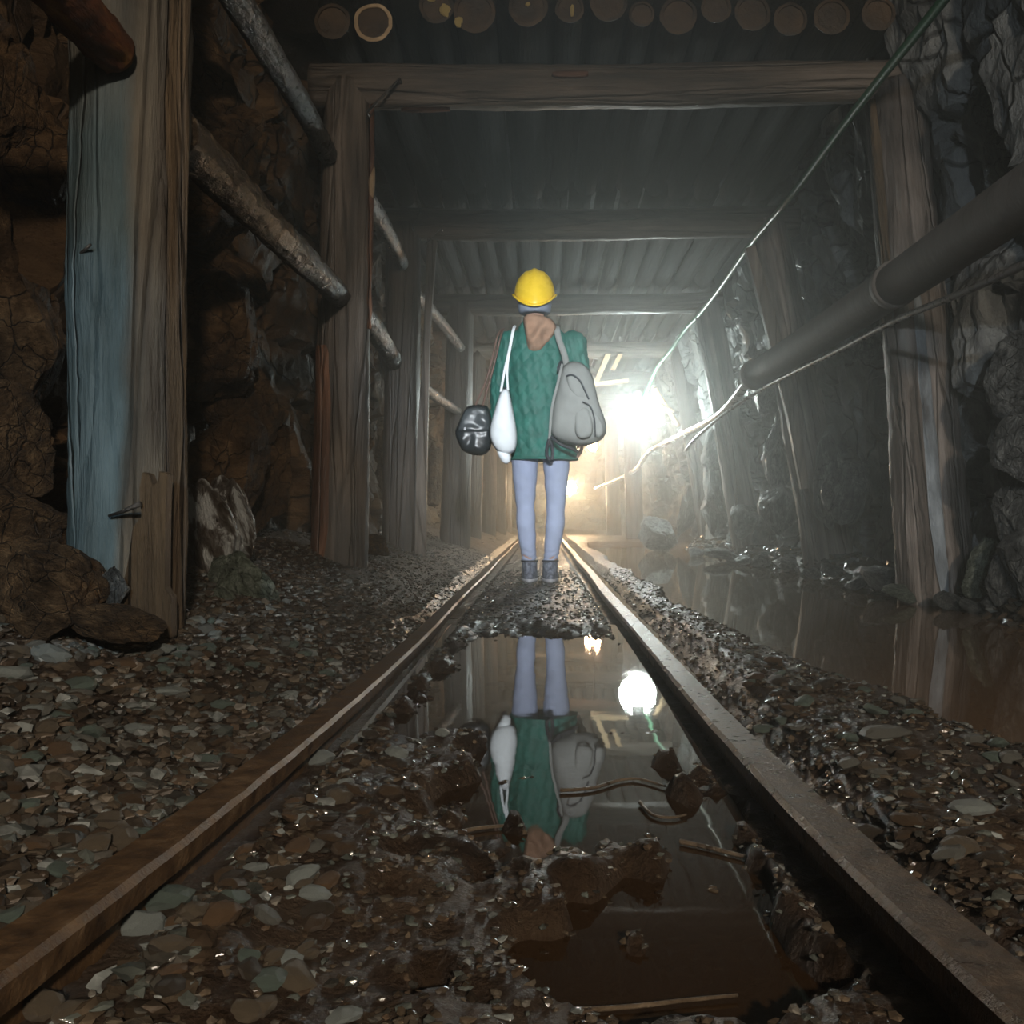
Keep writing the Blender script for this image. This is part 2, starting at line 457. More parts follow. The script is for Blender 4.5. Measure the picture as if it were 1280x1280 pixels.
# ------------------------------------------------------------------ rocks
def rock_mesh(seed, sub=3, sharp=0.5):
    bm = bmesh.new()
    bmesh.ops.create_icosphere(bm, subdivisions=sub, radius=1.0)
    rnd = random.Random(seed)
    planes = []
    for i in range(13):
        d = Vector((rnd.gauss(0, 1), rnd.gauss(0, 1), rnd.gauss(0, 1))).normalized()
        planes.append((d, rnd.uniform(0.55, 0.92)))
    for vt in bm.verts:
        p = vt.co
        for d, h in planes:
            k = p.dot(d)
            if k > h: p = p - d * (k - h) * 0.95
        q = p * 2.2 + Vector((seed * 3.1, seed, 0))
        p = p * (1 + 0.10 * fbm(q.x, q.y, q.z, 5) - 0.07 * (1 - sm(0.0, 0.12, abs(noise.noise(q * 0.9 + Vector((5, 2, 1)))))))
        vt.co = p
    me = bpy.data.meshes.new('rock')
    bm.to_mesh(me); bm.free()
    return me

def rock(name, loc, size, mat, seed, rot=(0, 0, 0), parent=None, sub=5, smooth=False):
    me = rock_mesh(seed, sub)
    o = link(name, me, mat, parent, smooth)
    o.location = loc; o.scale = size; o.rotation_euler = rot
    return o

rr = random.Random(5)
# blocks of the left wall, told apart by the cracks between them
for (px, py, D, sx, sz, sd) in [(300, 425, 3.55, 0.26, 0.24, 1), (285, 270, 3.4, 0.30, 0.16, 2), (300, 190, 3.7, 0.30, 0.15, 3),
                                (300, 590, 3.6, 0.24, 0.28, 4), (325, 500, 3.9, 0.2, 0.2, 5), (265, 90, 3.6, 0.35, 0.25, 6),
                                (340, 600, 4.1, 0.16, 0.26, 7), (290, 345, 3.7, 0.3, 0.12, 8),
                                (30, 420, 2.35, 0.16, 0.22, 9), (20, 560, 2.25, 0.18, 0.16, 10), (30, 690, 2.15, 0.22, 0.17, 11),
                                (60, 200, 2.6, 0.16, 0.22, 12), (10, 130, 2.5, 0.16, 0.2, 13),
                                (470, 560, 5.9, 0.2, 0.3, 14), (465, 300, 5.9, 0.2, 0.3, 15), (530, 580, 7.9, 0.22, 0.3, 16),
                                (525, 440, 7.9, 0.25, 0.3, 17), (590, 600, 10.6, 0.25, 0.4, 18)]:
    p = P(px, py, D)
    p.x = min(p.x, -1.10) - 0.06
    rock('rock', p, (0.17, sx, sz), M['rock_brown'], sd, (rr.uniform(-.3, .3), rr.uniform(-.2, .2), rr.uniform(-.3, .3)), wall_left)
# blocks of the right wall
for (px, py, D, sy, sz, sd) in [(1262, 700, 3.75, 0.12, 0.20, 21), (1275, 560, 3.7, 0.14, 0.18, 22), (1268, 640, 3.8, 0.1, 0.2, 23),
                                (1060, 260, 5.9, 0.14, 0.25, 24), (1050, 350, 5.9, 0.12, 0.2, 25), (1070, 420, 5.8, 0.2, 0.15, 26),
                                (1050, 610, 5.9, 0.16, 0.22, 27), (1010, 600, 6.2, 0.14, 0.3, 28), (970, 560, 7.6, 0.2, 0.35, 29),
                                (950, 470, 7.8, 0.22, 0.3, 30), (960, 640, 7.7, 0.2, 0.25, 31), (905, 420, 9.6, 0.22, 0.3, 32),
                                (850, 600, 10.2, 0.25, 0.4, 33), (840, 640, 10.6, 0.3, 0.3, 34), (815, 640, 12.6, 0.3, 0.35, 35),
                                (865, 560, 10.1, 0.25, 0.25, 36), (1270, 200, 3.9, 0.2, 0.25, 37), (1250, 120, 3.9, 0.2, 0.2, 38),
                                (1265, 470, 3.8, 0.16, 0.18, 39), (920, 650, 9.0, 0.2, 0.2, 40)]:
    p = P(px, py, D)
    p.x = max(p.x, 1.80 - 0.10 * p.z) + 0.05
    rock('rock', p, (0.15, sy, sz), M['rock_grey'], sd, (rr.uniform(-.3, .3), rr.uniform(-.2, .2), rr.uniform(-.4, .4)), wall_right)

# loose rocks on the floor
def floor_rock(px, py, D, size, mat, seed, label, rot=(0, 0, 0), name='rock'):
    o = rock(name, P(px, py, D), size, mat, seed, rot)
    return tag(o, label, 'rock')
floor_rock(262, 672, 3.00, (0.10, 0.09, 0.17), M['rock_streak'], 52, 'tall brown rock with bright white streaks leaning on the left wall', (0.2, -0.25, 0.4), 'streaked_rock')
floor_rock(288, 652, 3.15, (0.07, 0.08, 0.17), M['rock_streak'], 61, 'narrow white-streaked rock shard just left of the green slab', (0.1, -0.4, 0.9), 'streaked_rock')
floor_rock(312, 735, 2.92, (0.13, 0.07, 0.085), M['rock_green'], 53, 'pointed greenish slab lying against the rubble beside the thick left post', (0.35, 0.75, 0.2), 'rock_slab')
floor_rock(268, 762, 2.75, (0.075, 0.07, 0.075), M['rock_green'], 54, 'squat grey-green rock at the foot of the thick left post', (0.3, 0.2, 1.0))
floor_rock(280, 712, 2.95, (0.06, 0.06, 0.06), M['rock_green'], 55, 'small dark green rock on top of the rubble by the thick left post', (0.2, 0.5, 0.1))
floor_rock(140, 738, 1.98, (0.036, 0.04, 0.055), M['rock_grey'], 56, 'pale bluish stone wedged at the left foot of the thick post', (0.1, 0.2, 0.3))
floor_rock(150, 783, 1.86, (0.095, 0.10, 0.035), M['rock_brown'], 57, 'flat brown rock half buried in front of the thick left post', (0.1, 0.25, 0.3), 'flat_rock')
floor_rock(45, 752, 1.92, (0.14, 0.16, 0.12), M['rock_brown'], 58, 'large brown boulder at the left edge in front of the wall', (0.1, 0.25, 0.6), 'boulder')
floor_rock(468, 684, 4.75, (0.075, 0.09, 0.06), M['rock_brown'], 59, 'rounded brown boulder right of the second left post', (0.1, 0.1, 0.6), 'boulder')
floor_rock(1100, 722, 4.9, (0.11, 0.14, 0.075), M['rock_grey'], 63, 'grey rock at the water edge left of the big right post', (0.2, 0.3, 0.4))
floor_rock(1126, 742, 4.45, (0.085, 0.10, 0.04), M['rock_green'], 64, 'low greenish rock at the water in front of the big right post', (0.1, 0.1, 0.2))
floor_rock(1228, 712, 4.05, (0.08, 0.09, 0.13), M['rock_green'], 65, 'green rock standing right of the big right post', (0.1, 0.2, 0.4))
floor_rock(1262, 715, 3.85, (0.085, 0.09, 0.15), M['rock_grey'], 66, 'grey pointed rock at the right edge above the water', (0.1, -0.2, 0.9))
floor_rock(1185, 752, 4.15, (0.05, 0.06, 0.045), M['rock_grey'], 67, 'small dark rock at the right foot of the big post', (0.4, 0.2, 0.9))
floor_rock(905, 694, 8.6, (0.16, 0.2, 0.06), M['rock_grey'], 68, 'flat wet rock on the far bank of the stream', (0.1, 0.1, 0.9), 'flat_rock')
floor_rock(985, 705, 7.0, (0.13, 0.16, 0.06), M['rock_grey'], 69, 'flat grey rock on the stream bank below the leaning post', (0.1, 0.2, 0.3), 'flat_rock')
floor_rock(822, 668, 11.2, (0.22, 0.3, 0.2), M['rock_grey'], 70, 'big slanting rock below the bright lamp by the water', (0.3, 0.4, 0.3), 'boulder')
for k, (px, py, D, s) in enumerate([(1040, 712, 6.0, .06), (1015, 716, 6.1, .05), (950, 702, 7.6, .07), (930, 700, 7.9, .06), (1070, 728, 5.2, .05), (870, 690, 9.6, .07),
                                    (1250, 755, 3.95, .06), (1215, 758, 4.05, .05)]):
    o = rock('bank_stone', P(px, py, D), (s * 1.4, s * 1.2, s * 0.7), M['rock_grey'], 80 + k, (0.2, 0.3, k), sub=3)
    tag(o, 'wet grey stone in the row at the right edge of the stream', 'stone', 'wet stones along the right bank')


# ------------------------------------------------------------------ rails
def rail(name, x, mat, label):
    h = 0.095
    prof = [(-.040, -h), (.040, -h), (.040, -h + .010), (.008, -h + .022), (.007, -.034), (.026, -.026), (.0275, -.006), (.022, 0.0),
            (-.022, 0.0), (-.0275, -.006), (-.026, -.026), (-.007, -.034), (-.008, -h + .022), (-.040, -h + .010)]
    ys, y = [], 0.2
    while y < 24:
        ys.append(y); y += 0.05 + 0.03 * max(0, y - 1)
    v, f = [], []
    k = len(prof)
    for y in ys:
        wob = 0.004 * math.sin(y * 1.7 + x * 9)
        for (a, b) in prof:
            v.append((x + wob + a + 0.0015 * noise.noise((a * 60, y * 14, b * 60)), y, rail_z(y) + b + 0.001 * noise.noise((a * 70, y * 20, 3))))
    for j in range(len(ys) - 1):
        for i in range(k):
            f.append((j * k + i, j * k + (i + 1) % k, (j + 1) * k + (i + 1) % k, (j + 1) * k + i))
    f.append(tuple(range(k))[::-1]); f.append(tuple((len(ys) - 1) * k + i for i in range(k)))
    me = mesh(name, v, f)
    return tag(link(name, me, mat, smooth=False), label, 'rail')
rail('rail', RL, M['rust'], 'rusty brown steel rail on the left beside the dry gravel bank')
rail('rail', RR, M['rust_wet'], 'wet steel rail on the right between puddle and stream bank')


# ------------------------------------------------------------------ water
def water_mat(name, tint, ripple, rscale, mud, cloud):
    m = bpy.data.materials.new(name); m.use_nodes = True
    n, l = m.node_tree.nodes, m.node_tree.links
    n.clear()
    out = n.new('ShaderNodeOutputMaterial')
    mix = n.new('ShaderNodeMixShader')
    tr = n.new('ShaderNodeBsdfTransparent'); tr.inputs[0].default_value = (*tint, 1)
    gl = n.new('ShaderNodeBsdfGlossy'); gl.inputs['Roughness'].default_value = 0.025
    gl.inputs['Color'].default_value = (0.95, 0.93, 0.9, 1)
    fr = n.new('ShaderNodeFresnel'); fr.inputs['IOR'].default_value = 1.55
    tc = n.new('ShaderNodeTexCoord'); mp = n.new('ShaderNodeMapping'); mp.inputs['Scale'].default_value = (1, 1.0, 1)
    nz = n.new('ShaderNodeTexNoise'); nz.inputs['Scale'].default_value = rscale; nz.inputs['Detail'].default_value = 3
    bp = n.new('ShaderNodeBump'); bp.inputs['Strength'].default_value = ripple; bp.inputs['Distance'].default_value = 0.01
    l.new(tc.outputs['Object'], mp.inputs[0]); l.new(mp.outputs[0], nz.inputs['Vector']); l.new(nz.outputs[0], bp.inputs['Height'])
    l.new(bp.outputs[0], gl.inputs['Normal']); l.new(bp.outputs[0], fr.inputs['Normal'])
    df = n.new('ShaderNodeBsdfDiffuse'); df.inputs[0].default_value = (*mud, 1)
    m2 = n.new('ShaderNodeMixShader'); m2.inputs[0].default_value = cloud
    l.new(tr.outputs[0], m2.inputs[1]); l.new(df.outputs[0], m2.inputs[2])
    l.new(fr.outputs[0], mix.inputs[0]); l.new(m2.outputs[0], mix.inputs[1]); l.new(gl.outputs[0], mix.inputs[2])
    l.new(mix.outputs[0], out.inputs[0])
    return m
M['puddle'] = water_mat('puddle_water', (0.42, 0.26, 0.14), 0.035, 5, (0.075, 0.038, 0.014), 0.42)
M['stream'] = water_mat('stream_water', (0.40, 0.26, 0.15), 0.07, 4, (0.19, 0.115, 0.062), 0.9)

def sheet(name, x0, x1, y0, y1, mat, label):
    v, f = [], []
    for j in range(9):
        for i in range(5):
            v.append((x0 + (x1 - x0) * i / 4, y0 + (y1 - y0) * j / 8, 0.0))
    for j in range(8):
        for i in range(4):
            f.append((j * 5 + i, j * 5 + i + 1, j * 5 + i + 6, j * 5 + i + 5))
    return tag(link(name, mesh(name, v, f), mat), label, 'water')
sheet('puddle', RL + 0.045, RR - 0.045, 0.55, 3.6, M['puddle'], 'still brown puddle between the rails mirroring the walker and the lamp')
sheet('stream', RR + 0.045, 2.1, 0.7, 13.4, M['stream'], 'brown muddy water standing along the right wall')


# ------------------------------------------------------------------ gravel
CORNERS = []
def ico_base():
    bm = bmesh.new(); bmesh.ops.create_icosphere(bm, subdivisions=1, radius=1.0)
    v = np.array([vt.co[:] for vt in bm.verts]); f = np.array([[q.index for q in fc.verts] for fc in bm.faces]); bm.free()
    return v, f
IV, IF = ico_base()

def gravel(name, spots, mat, label, seed):
    rs = np.random.RandomState(seed)
    V, Fc, C = [], [], []
    n0 = 0
    for (x, y, z, r, ci) in spots:
        k = IV * (1 + 0.22 * rs.randn(len(IV), 1))
        sc = np.array([rs.uniform(0.8, 1.5), rs.uniform(0.7, 1.2), rs.uniform(0.35, 0.7)]) * r
        a = rs.uniform(0, 6.28); t = rs.uniform(-0.4, 0.4)
        R = np.array([[math.cos(a), -math.sin(a), 0], [math.sin(a), math.cos(a), 0], [0, 0, 1]]) @ \
            np.array([[1, 0, 0], [0, math.cos(t), -math.sin(t)], [0, math.sin(t), math.cos(t)]])
        V.append((k * sc) @ R.T + np.array([x, y, z])); Fc.append(IF + n0); n0 += len(IV)
        c = np.array(STONE_COLS[ci]) * rs.uniform(0.45, 1.1)
        C.append(np.repeat(np.array([[*c, 1.0]]), len(IV), 0))
    V = np.concatenate(V); Fc = np.concatenate(Fc); C = np.concatenate(C)
    me = bpy.data.meshes.new(name)
    me.from_pydata(V.tolist(), [], Fc.tolist())
    at = me.color_attributes.new('stone', 'FLOAT_COLOR', 'POINT')
    at.data.foreach_set('color', C.astype(np.float32).ravel())
    me.update()
    return tag(link(name, me, mat, smooth=False), label, 'gravel', kind='stuff')

rs = random.Random(11)
left_spots, wet_spots, shore_spots = [], [], []
while len(left_spots) < 17000:
    y = 0.6 * math.exp(rs.uniform(0, 2.75)); x = rs.uniform(-1.25, RL - 0.03)
    r = rs.choice([0.005, 0.007, 0.008, 0.010, 0.014]) * rs.uniform(0.7, 1.2) * (1 - 0.35 * sm(2.5, 5, y))
    if -x > 0.6 * y + 0.35: continue
    left_spots.append((x, y, ground(x, y, False) + 0.25 * r, r, rs.randrange(10)))
while len(wet_spots) < 9000:
    y = 0.6 * math.exp(rs.uniform(0, 2.4)); x = rs.uniform(RL + 0.03, 0.82)
    if abs(x - RR) < 0.05: continue
    z = ground(x, y, False)
    r = rs.choice([0.003, 0.004, 0.006, 0.008]) * rs.uniform(0.6, 1.2)
    if x < RL + 0.28 and y < 1.8: r *= 1.35
    if z < -0.012 and (x > RR or rs.random() > 0.06): continue
    if z < -0.012: r = min(r * 1.2, 0.012)
    if RL + 0.13 < x < RR and y < 2.0:
        if rs.random() < 0.45: continue
        r = min(r, 0.005)
    wet_spots.append((x, y, z + 0.2 * r, r, rs.randrange(10)))
while len(shore_spots) < 1800:
    y = rs.uniform(3.2, 12); x = rs.uniform(1.58, 2.0)
    r = rs.uniform(0.012, 0.04)
    shore_spots.append((x, y, ground(x, y, False) + 0.2 * r, r, rs.randrange(10)))
gravel('gravel', left_spots, M['gravel_dry'], 'dry mixed gravel heaped along the left side of the track', 1)
gravel('wet_gravel', wet_spots, M['gravel_wet'], 'small wet gravel between and right of the rails', 2)
gravel('shore_gravel', shore_spots, M['gravel_wet'], 'dark wet rubble along the foot of the right wall', 3)

# the stones large enough to be picked out one by one
stone_meshes = []
for k in range(10):
    stone_meshes.append(rock_mesh(200 + k, 2))
for me in stone_meshes: me.materials.append(SM[0])
def single_stone(x, y, r, flat, mi, label, group=None, ang=0.0, lift=0.45, name='stone', tilt=0.15, long=1.25):
    o = bpy.data.objects.new(name, stone_meshes[rs.randrange(10)])
    COL.objects.link(o)
    o.material_slots[0].link = 'OBJECT'; o.material_slots[0].material = SM[mi]
    o.location = (x, y, ground(x, y, False) + r * flat * lift)
    o.scale = (r * long, r, r * flat)
    o.rotation_euler = (rs.uniform(-tilt, tilt), rs.uniform(-tilt, tilt), ang)
    return tag(o, label, 'stone', group)

def on_ground(px, py):
    D = 0.4
    while D < 9:
        q = P(px, py, D)
        if q.z <= ground(q.x, q.y, False) + 0.005: return q
        D += 0.01
    return P(px, py, 9)
for (px, py, r, fl, mi, lb) in [
        (185, 1128, .042, .45, 3, 'large flat greenish stone beside the inner foot of the left rail'),
        (275, 1150, .020, .7, 4, 'round orange-brown stone among the pebbles inside the left rail'),
        (170, 1165, .024, .8, 5, 'upright pale chipped stone just below the large greenish stone'),
        (335, 1225, .019, .45, 3, 'flat pale green stone low in the front near the left rail'),
        (50, 1262, .025, .7, 0, 'tan stone cut by the bottom left corner'),
        (317, 1084, .014, .5, 5, 'small pale blue pebble inside the left rail'),
        (398, 952, .030, .6, 5, 'pale pointed stone beside the left rail near the puddle'),
        (335, 975, .026, .8, 6, 'dark rounded stone against the inner side of the left rail'),
        (170, 912, .026, .5, 5, 'long pale stone lying alone on the left gravel bank'),
        (212, 866, .040, .30, 5, 'flat whitish stone on the bank below the brown board'),
        (100, 862, .030, .7, 3, 'green-tinted angular stone in the heap on the left'),
        (62, 822, .036, .7, 5, 'white rounded stone in the heap by the left boulder'),
        (18, 845, .034, .6, 5, 'bluish white stone near the left picture edge'),
        (202, 815, .030, .5, 5, 'pale mottled stone at the foot of the brown board'),
        (430, 1270, .017, .4, 5, 'pale turquoise stone at the bottom edge of the picture'),
        (1215, 1010, .028, .5, 5, 'pale stone on the wet bank right of the right rail'),
        (1105, 920, .045, .35, 2, 'flat grey stone on the wet bank beside the stream'),
        (1140, 890, .022, .5, 3, 'small bluish stone at the edge of the stream')]:
    q = on_ground(px, py)
    single_stone(q.x, q.y, r * 0.85, fl, mi, lb, None, rs.uniform(-0.4, 0.4))
cnt = 0
while cnt < 215:
    y = 0.72 * math.exp(rs.uniform(0, 1.25)); x = rs.uniform(-1.15, RL - 0.05)
    if (x * F / y + HX) < -10 or y > 2.6: continue
    mi = rs.choice([0, 0, 1, 2, 2, 3, 3, 5, 6, 1, 0, 2, 4])
    single_stone(x, y, rs.uniform(0.010, 0.021), rs.uniform(0.4, 0.7), mi,
                 SM_NAME[mi] + ' loose stone on the gravel bank outside the left rail', SM_NAME[mi] + ' stones on the left bank', rs.uniform(0, 6.28), 0.5, 'gravel_stone', 0.4)
    cnt += 1
cnt = 0
while cnt < 75:
    y = 0.70 * math.exp(rs.uniform(0, 0.85)); x = RL + 0.045 + 0.17 * rs.random() ** 1.5
    if (x * F / y + HX) < -10 or ground(x, y, False) < 0.01: continue
    mi = rs.choice([0, 1, 1, 2, 3, 5, 6, 1, 0, 6, 4])
    single_stone(x, y, rs.uniform(0.008, 0.017), rs.uniform(0.45, 0.7), mi,
                 SM_NAME[mi] + ' wet pebble lying along the inner side of the left rail', SM_NAME[mi] + ' pebbles inside the left rail', rs.uniform(0, 6.28), 0.5, 'pebble', 0.35)
    cnt += 1
cnt = 0
while cnt < 60:
    y = rs.uniform(0.95, 2.3); x = rs.uniform(RR + 0.06, 0.8)
    if (x * F / y + HX) > 1300 or ground(x, y, False) < 0.015: continue
    mi = rs.choice([1, 2, 3, 6, 0])
    single_stone(x, y, rs.uniform(0.010, 0.022), rs.uniform(0.35, 0.6), mi,
                 SM_NAME[mi] + ' wet stone on the strip right of the right rail', SM_NAME[mi] + ' stones on the right strip', rs.uniform(0, 6.28), 0.5, 'bank_pebble', 0.35)
    cnt += 1


# ------------------------------------------------------------------ timber
def log_r(th, t, L, r0, r1, sd, rough=1.0):
    x_ = 0.11 * max(0.0, rough - 1.3) * noise.noise((math.cos(th) * 4, math.sin(th) * 4 + sd, t * L * 14)) + 0.07 * max(0.0, rough - 1.3) * noise.noise((math.cos(th) * 8, math.sin(th) * 8 + sd, t * L * 34))
    r = r0 + (r1 - r0) * t
    return r * (1 + x_ + rough * (0.055 * noise.noise((math.cos(th) * 1.2 + sd, math.sin(th) * 1.2, t * L * 1.6))
                             + 0.028 * noise.noise((math.cos(th) * 3.5, math.sin(th) * 3.5 + sd, t * L * 3.0))
                             + 0.016 * noise.noise((math.cos(th) * 9, math.sin(th) * 9 + sd, t * L * 2.0))))

def orient(o, p0, p1):
    d = (Vector(p1) - Vector(p0))
    o.location = p0
    o.rotation_mode = 'QUATERNION'
    o.rotation_quaternion = Vector((0, 0, 1)).rotation_difference(d.normalized())
    return d.length

def log_mesh(L, r0, r1, sd, segs=22, rings=30, bend=0.0, rough=1.0, cap=True):
    v, f = [], []
    for j in range(rings + 1):
        t = j / rings
        bx = bend * math.sin(PI * t); by = bend * 0.5 * math.sin(PI * t * 1.7 + sd)
        for i in range(segs):
            th = 2 * PI * i / segs
            r = log_r(th, t, L, r0, r1, sd, rough)
            v.append((r * math.cos(th) + bx, r * math.sin(th) + by, t * L))
    for j in range(rings):
        for i in range(segs):
            f.append((j * segs + i, j * segs + (i + 1) % segs, (j + 1) * segs + (i + 1) % segs, (j + 1) * segs + i))
    if cap:
        f.append(tuple(range(segs))[::-1]); f.append(tuple(rings * segs + i for i in range(segs)))
    return mesh('log', v, f)

def log(name, p0, p1, r0, r1, mat, sd, label=None, cat=None, group=None, parent=None, **kw):
    L = (Vector(p1) - Vector(p0)).length
    o = link(name, log_mesh(L, r0, r1, sd, **kw), mat, parent)
    orient(o, p0, p1)
    if label: tag(o, label, cat, group)
    return o

def strip(name, post, L, r0, r1, sd, a0, a1, t0, t1, off, mat, seed=0, label=None, thick=0.006, ragged=0.5, n=10, m=26):
    """a strip of bark or wood lying on a log between the angles a0 and a1 (radians)"""
    v, f = [], []
    rnd = random.Random(seed)
    for j in range(m + 1):
        t = t0 + (t1 - t0) * j / m
        w = 1 - ragged * abs(noise.noise((t * 9, seed, 0))) - ragged * 0.8 * (abs(2 * j / m - 1) ** 4)
        c = 0.5 * (a0 + a1) + 0.18 * ragged * (a1 - a0) * noise.noise((t * 7, seed + 5, 0))
        for s in (1, 0):
            for i in range(n + 1):
                th = c + (i / n - 0.5) * (a1 - a0) * w
                e = abs(2 * i / n - 1) ** 3
                r = log_r(th, t, L, r0, r1, sd, 1.6) + (off + thick * (1 - e) * (1 + 0.7 * noise.noise((th * 9, t * 40, seed))) if s else -0.004)
                v.append((r * math.cos(th), r * math.sin(th), t * L))
    k = 2 * (n + 1)
    for j in range(m):
        for i in range(n):
            f.append((j * k + i, j * k + i + 1, (j + 1) * k + i + 1, (j + 1) * k + i))
        for (a, b) in ((0, n + 1), (n, 2 * n + 1)):
            f.append((j * k + a, j * k + b, (j + 1) * k + b, (j + 1) * k + a))
    f.append(tuple(range(n + 1)) + tuple(range(k - 1, n, -1)))
    f.append(tuple(m * k + i for i in range(n + 1)) + tuple(m * k + i for i in range(k - 1, n, -1)))
    o = link(name, mesh(name, v, f), mat, post)
    if label: o['label'] = label
    return o

def tube_mesh(pts, rad, segs=8, cap=True):
    v, f = [], []
    n = len(pts)
    pts = [Vector(p) for p in pts]
    up = Vector((0, 0, 1))
    for j, p in enumerate(pts):
        d = (pts[min(j + 1, n - 1)] - pts[max(j - 1, 0)]).normalized()
        a = d.cross(up)
        if a.length < 0.05: a = d.cross(Vector((1, 0, 0)))
        a.normalize(); b = d.cross(a).normalized()
        r = rad[j] if isinstance(rad, (list, tuple)) else rad
        for i in range(segs):
            th = 2 * PI * i / segs
            v.append(p + r * (a * math.cos(th) + b * math.sin(th)))
    for j in range(n - 1):
        for i in range(segs):
            f.append((j * segs + i, j * segs + (i + 1) % segs, (j + 1) * segs + (i + 1) % segs, (j + 1) * segs + i))
    if cap:
        f.append(tuple(range(segs))[::-1]); f.append(tuple((n - 1) * segs + i for i in range(segs)))
    return mesh('tube', v, f)

def smooth_pts(pts, n=8):
    """Catmull-Rom through the points"""
    pts = [Vector(p) for p in pts]
    out = []
    for i in range(len(pts) - 1):
        p0 = pts[max(i - 1, 0)]; p1 = pts[i]; p2 = pts[i + 1]; p3 = pts[min(i + 2, len(pts) - 1)]
        for k in range(n):
            t = k / n
            out.append(0.5 * ((2 * p1) + (p2 - p0) * t + (2 * p0 - 5 * p1 + 4 * p2 - p3) * t * t + (3 * p1 - p0 - 3 * p2 + p3) * t ** 3))
    out.append(pts[-1])
    return out

def tube(name, pts, rad, mat, parent=None, segs=8, curve=0):
    if curve: pts = smooth_pts(pts, curve)
    return link(name, tube_mesh(pts, rad, segs), mat, parent)

S = [2.15, 4.5, 6.7, 9.2, 11.7, 14.2, 16.7, 19.2, 21.7]
ORD = ['nearest', 'second', 'third', 'fourth', 'fifth', 'sixth', 'seventh', 'eighth', 'ninth']
# left posts -------------------------------------------------------
# P1, the thick one in front: cool light painted on its left half, a board at its foot
post_par = {}
def post(i, p0, p1, r0, r1, mat, sd, label, **kw):
    o = log('mine_post', p0, p1, r0, r1, mat, sd, label, 'post', 'timber posts of the tunnel', **{'rough': 1.6, **kw})
    post_par[i] = (o, (Vector(p1) - Vector(p0)).length, r0, r1, sd)
    return o

# first post: bluish cool light painted into the bare wood colour of one flank
def paint_cool_light(base, name):
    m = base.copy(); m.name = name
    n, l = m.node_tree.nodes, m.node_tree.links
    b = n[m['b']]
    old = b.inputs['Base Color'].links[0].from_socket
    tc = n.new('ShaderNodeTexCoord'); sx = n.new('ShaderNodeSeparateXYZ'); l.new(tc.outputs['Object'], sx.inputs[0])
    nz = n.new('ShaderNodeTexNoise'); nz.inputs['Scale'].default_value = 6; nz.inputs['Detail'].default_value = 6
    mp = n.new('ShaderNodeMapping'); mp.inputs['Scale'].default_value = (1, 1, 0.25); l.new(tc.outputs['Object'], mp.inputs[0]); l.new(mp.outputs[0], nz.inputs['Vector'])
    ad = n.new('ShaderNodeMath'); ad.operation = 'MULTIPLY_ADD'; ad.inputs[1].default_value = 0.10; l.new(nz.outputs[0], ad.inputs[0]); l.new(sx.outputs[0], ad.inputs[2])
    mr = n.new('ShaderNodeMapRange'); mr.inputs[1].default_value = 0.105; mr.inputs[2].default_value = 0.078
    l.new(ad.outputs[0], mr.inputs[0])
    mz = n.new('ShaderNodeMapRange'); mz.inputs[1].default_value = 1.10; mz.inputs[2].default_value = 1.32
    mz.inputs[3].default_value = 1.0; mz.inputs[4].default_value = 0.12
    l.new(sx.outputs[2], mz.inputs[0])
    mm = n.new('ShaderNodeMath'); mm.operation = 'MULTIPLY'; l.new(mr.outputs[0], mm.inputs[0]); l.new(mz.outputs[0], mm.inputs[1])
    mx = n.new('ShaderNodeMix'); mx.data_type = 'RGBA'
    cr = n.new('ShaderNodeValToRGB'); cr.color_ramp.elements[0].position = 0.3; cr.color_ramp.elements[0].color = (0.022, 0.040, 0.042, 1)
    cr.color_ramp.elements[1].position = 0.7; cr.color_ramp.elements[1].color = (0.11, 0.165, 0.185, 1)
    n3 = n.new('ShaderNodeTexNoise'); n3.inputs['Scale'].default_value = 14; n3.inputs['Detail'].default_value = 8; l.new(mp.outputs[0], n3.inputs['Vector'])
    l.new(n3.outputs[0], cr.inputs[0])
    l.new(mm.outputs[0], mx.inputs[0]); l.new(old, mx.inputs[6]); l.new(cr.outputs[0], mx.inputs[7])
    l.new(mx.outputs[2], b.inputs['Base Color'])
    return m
M['wood_cool_lit'] = paint_cool_light(M['wood_bare'], 'wood_painted_cool_light')  # bare wood with the cool light painted into its left side
p1 = post(0, (-0.895, 2.15, 0.06), (-0.868, 2.15, 2.72), 0.118, 0.120, M['wood_cool_lit'], 1.3,
          'thick pale timber post in the left foreground with cool blue light painted on one flank', segs=40, rings=140)
_, L, r0, r1, sd = post_par[0]
strip('bark_strip', p1, L, r0, r1, sd, -0.55, 0.15, 0.0, 0.98, 0.004, M['wood_board'], 3, 'rough brown bark left along the right side', 0.012, 0.35)
# the board nailed at its foot
def board(name, pts, thick, mat, parent=None, jag=0.0, seed=0):
    """flat board from an outline in X, Z at the depth of its points; thickness along Y"""
    n = len(pts)
    v = [Vector(p) for p in pts] + [Vector(p) + Vector((0, thick, 0)) for p in pts]
    f = [tuple(range(n)), tuple(range(2 * n - 1, n - 1, -1))]
    for i in range(n):
        f.append((i, (i + 1) % n, n + (i + 1) % n, n + i)[::-1])
    o = link(name, mesh(name, v, f), mat, parent, smooth=False)
    bv = o.modifiers.new('b', 'BEVEL'); bv.width = 0.004; bv.segments = 2
    return o
out = [(172, 790), (214, 792), (214, 740), (206, 730), (207, 640), (209, 585), (198, 582), (196, 597), (190, 600), (186, 586), (177, 583), (173, 606),
       (176, 640), (165, 652), (160, 690), (154, 720), (153, 775)]
bd = board('split_board', [P(a, b, 2.00) - Vector((0, 0, 0.01)) for a, b in out], 0.035, M['wood_board'])
tag(bd, 'short split brown board standing upright at the foot of the thick post', 'board')
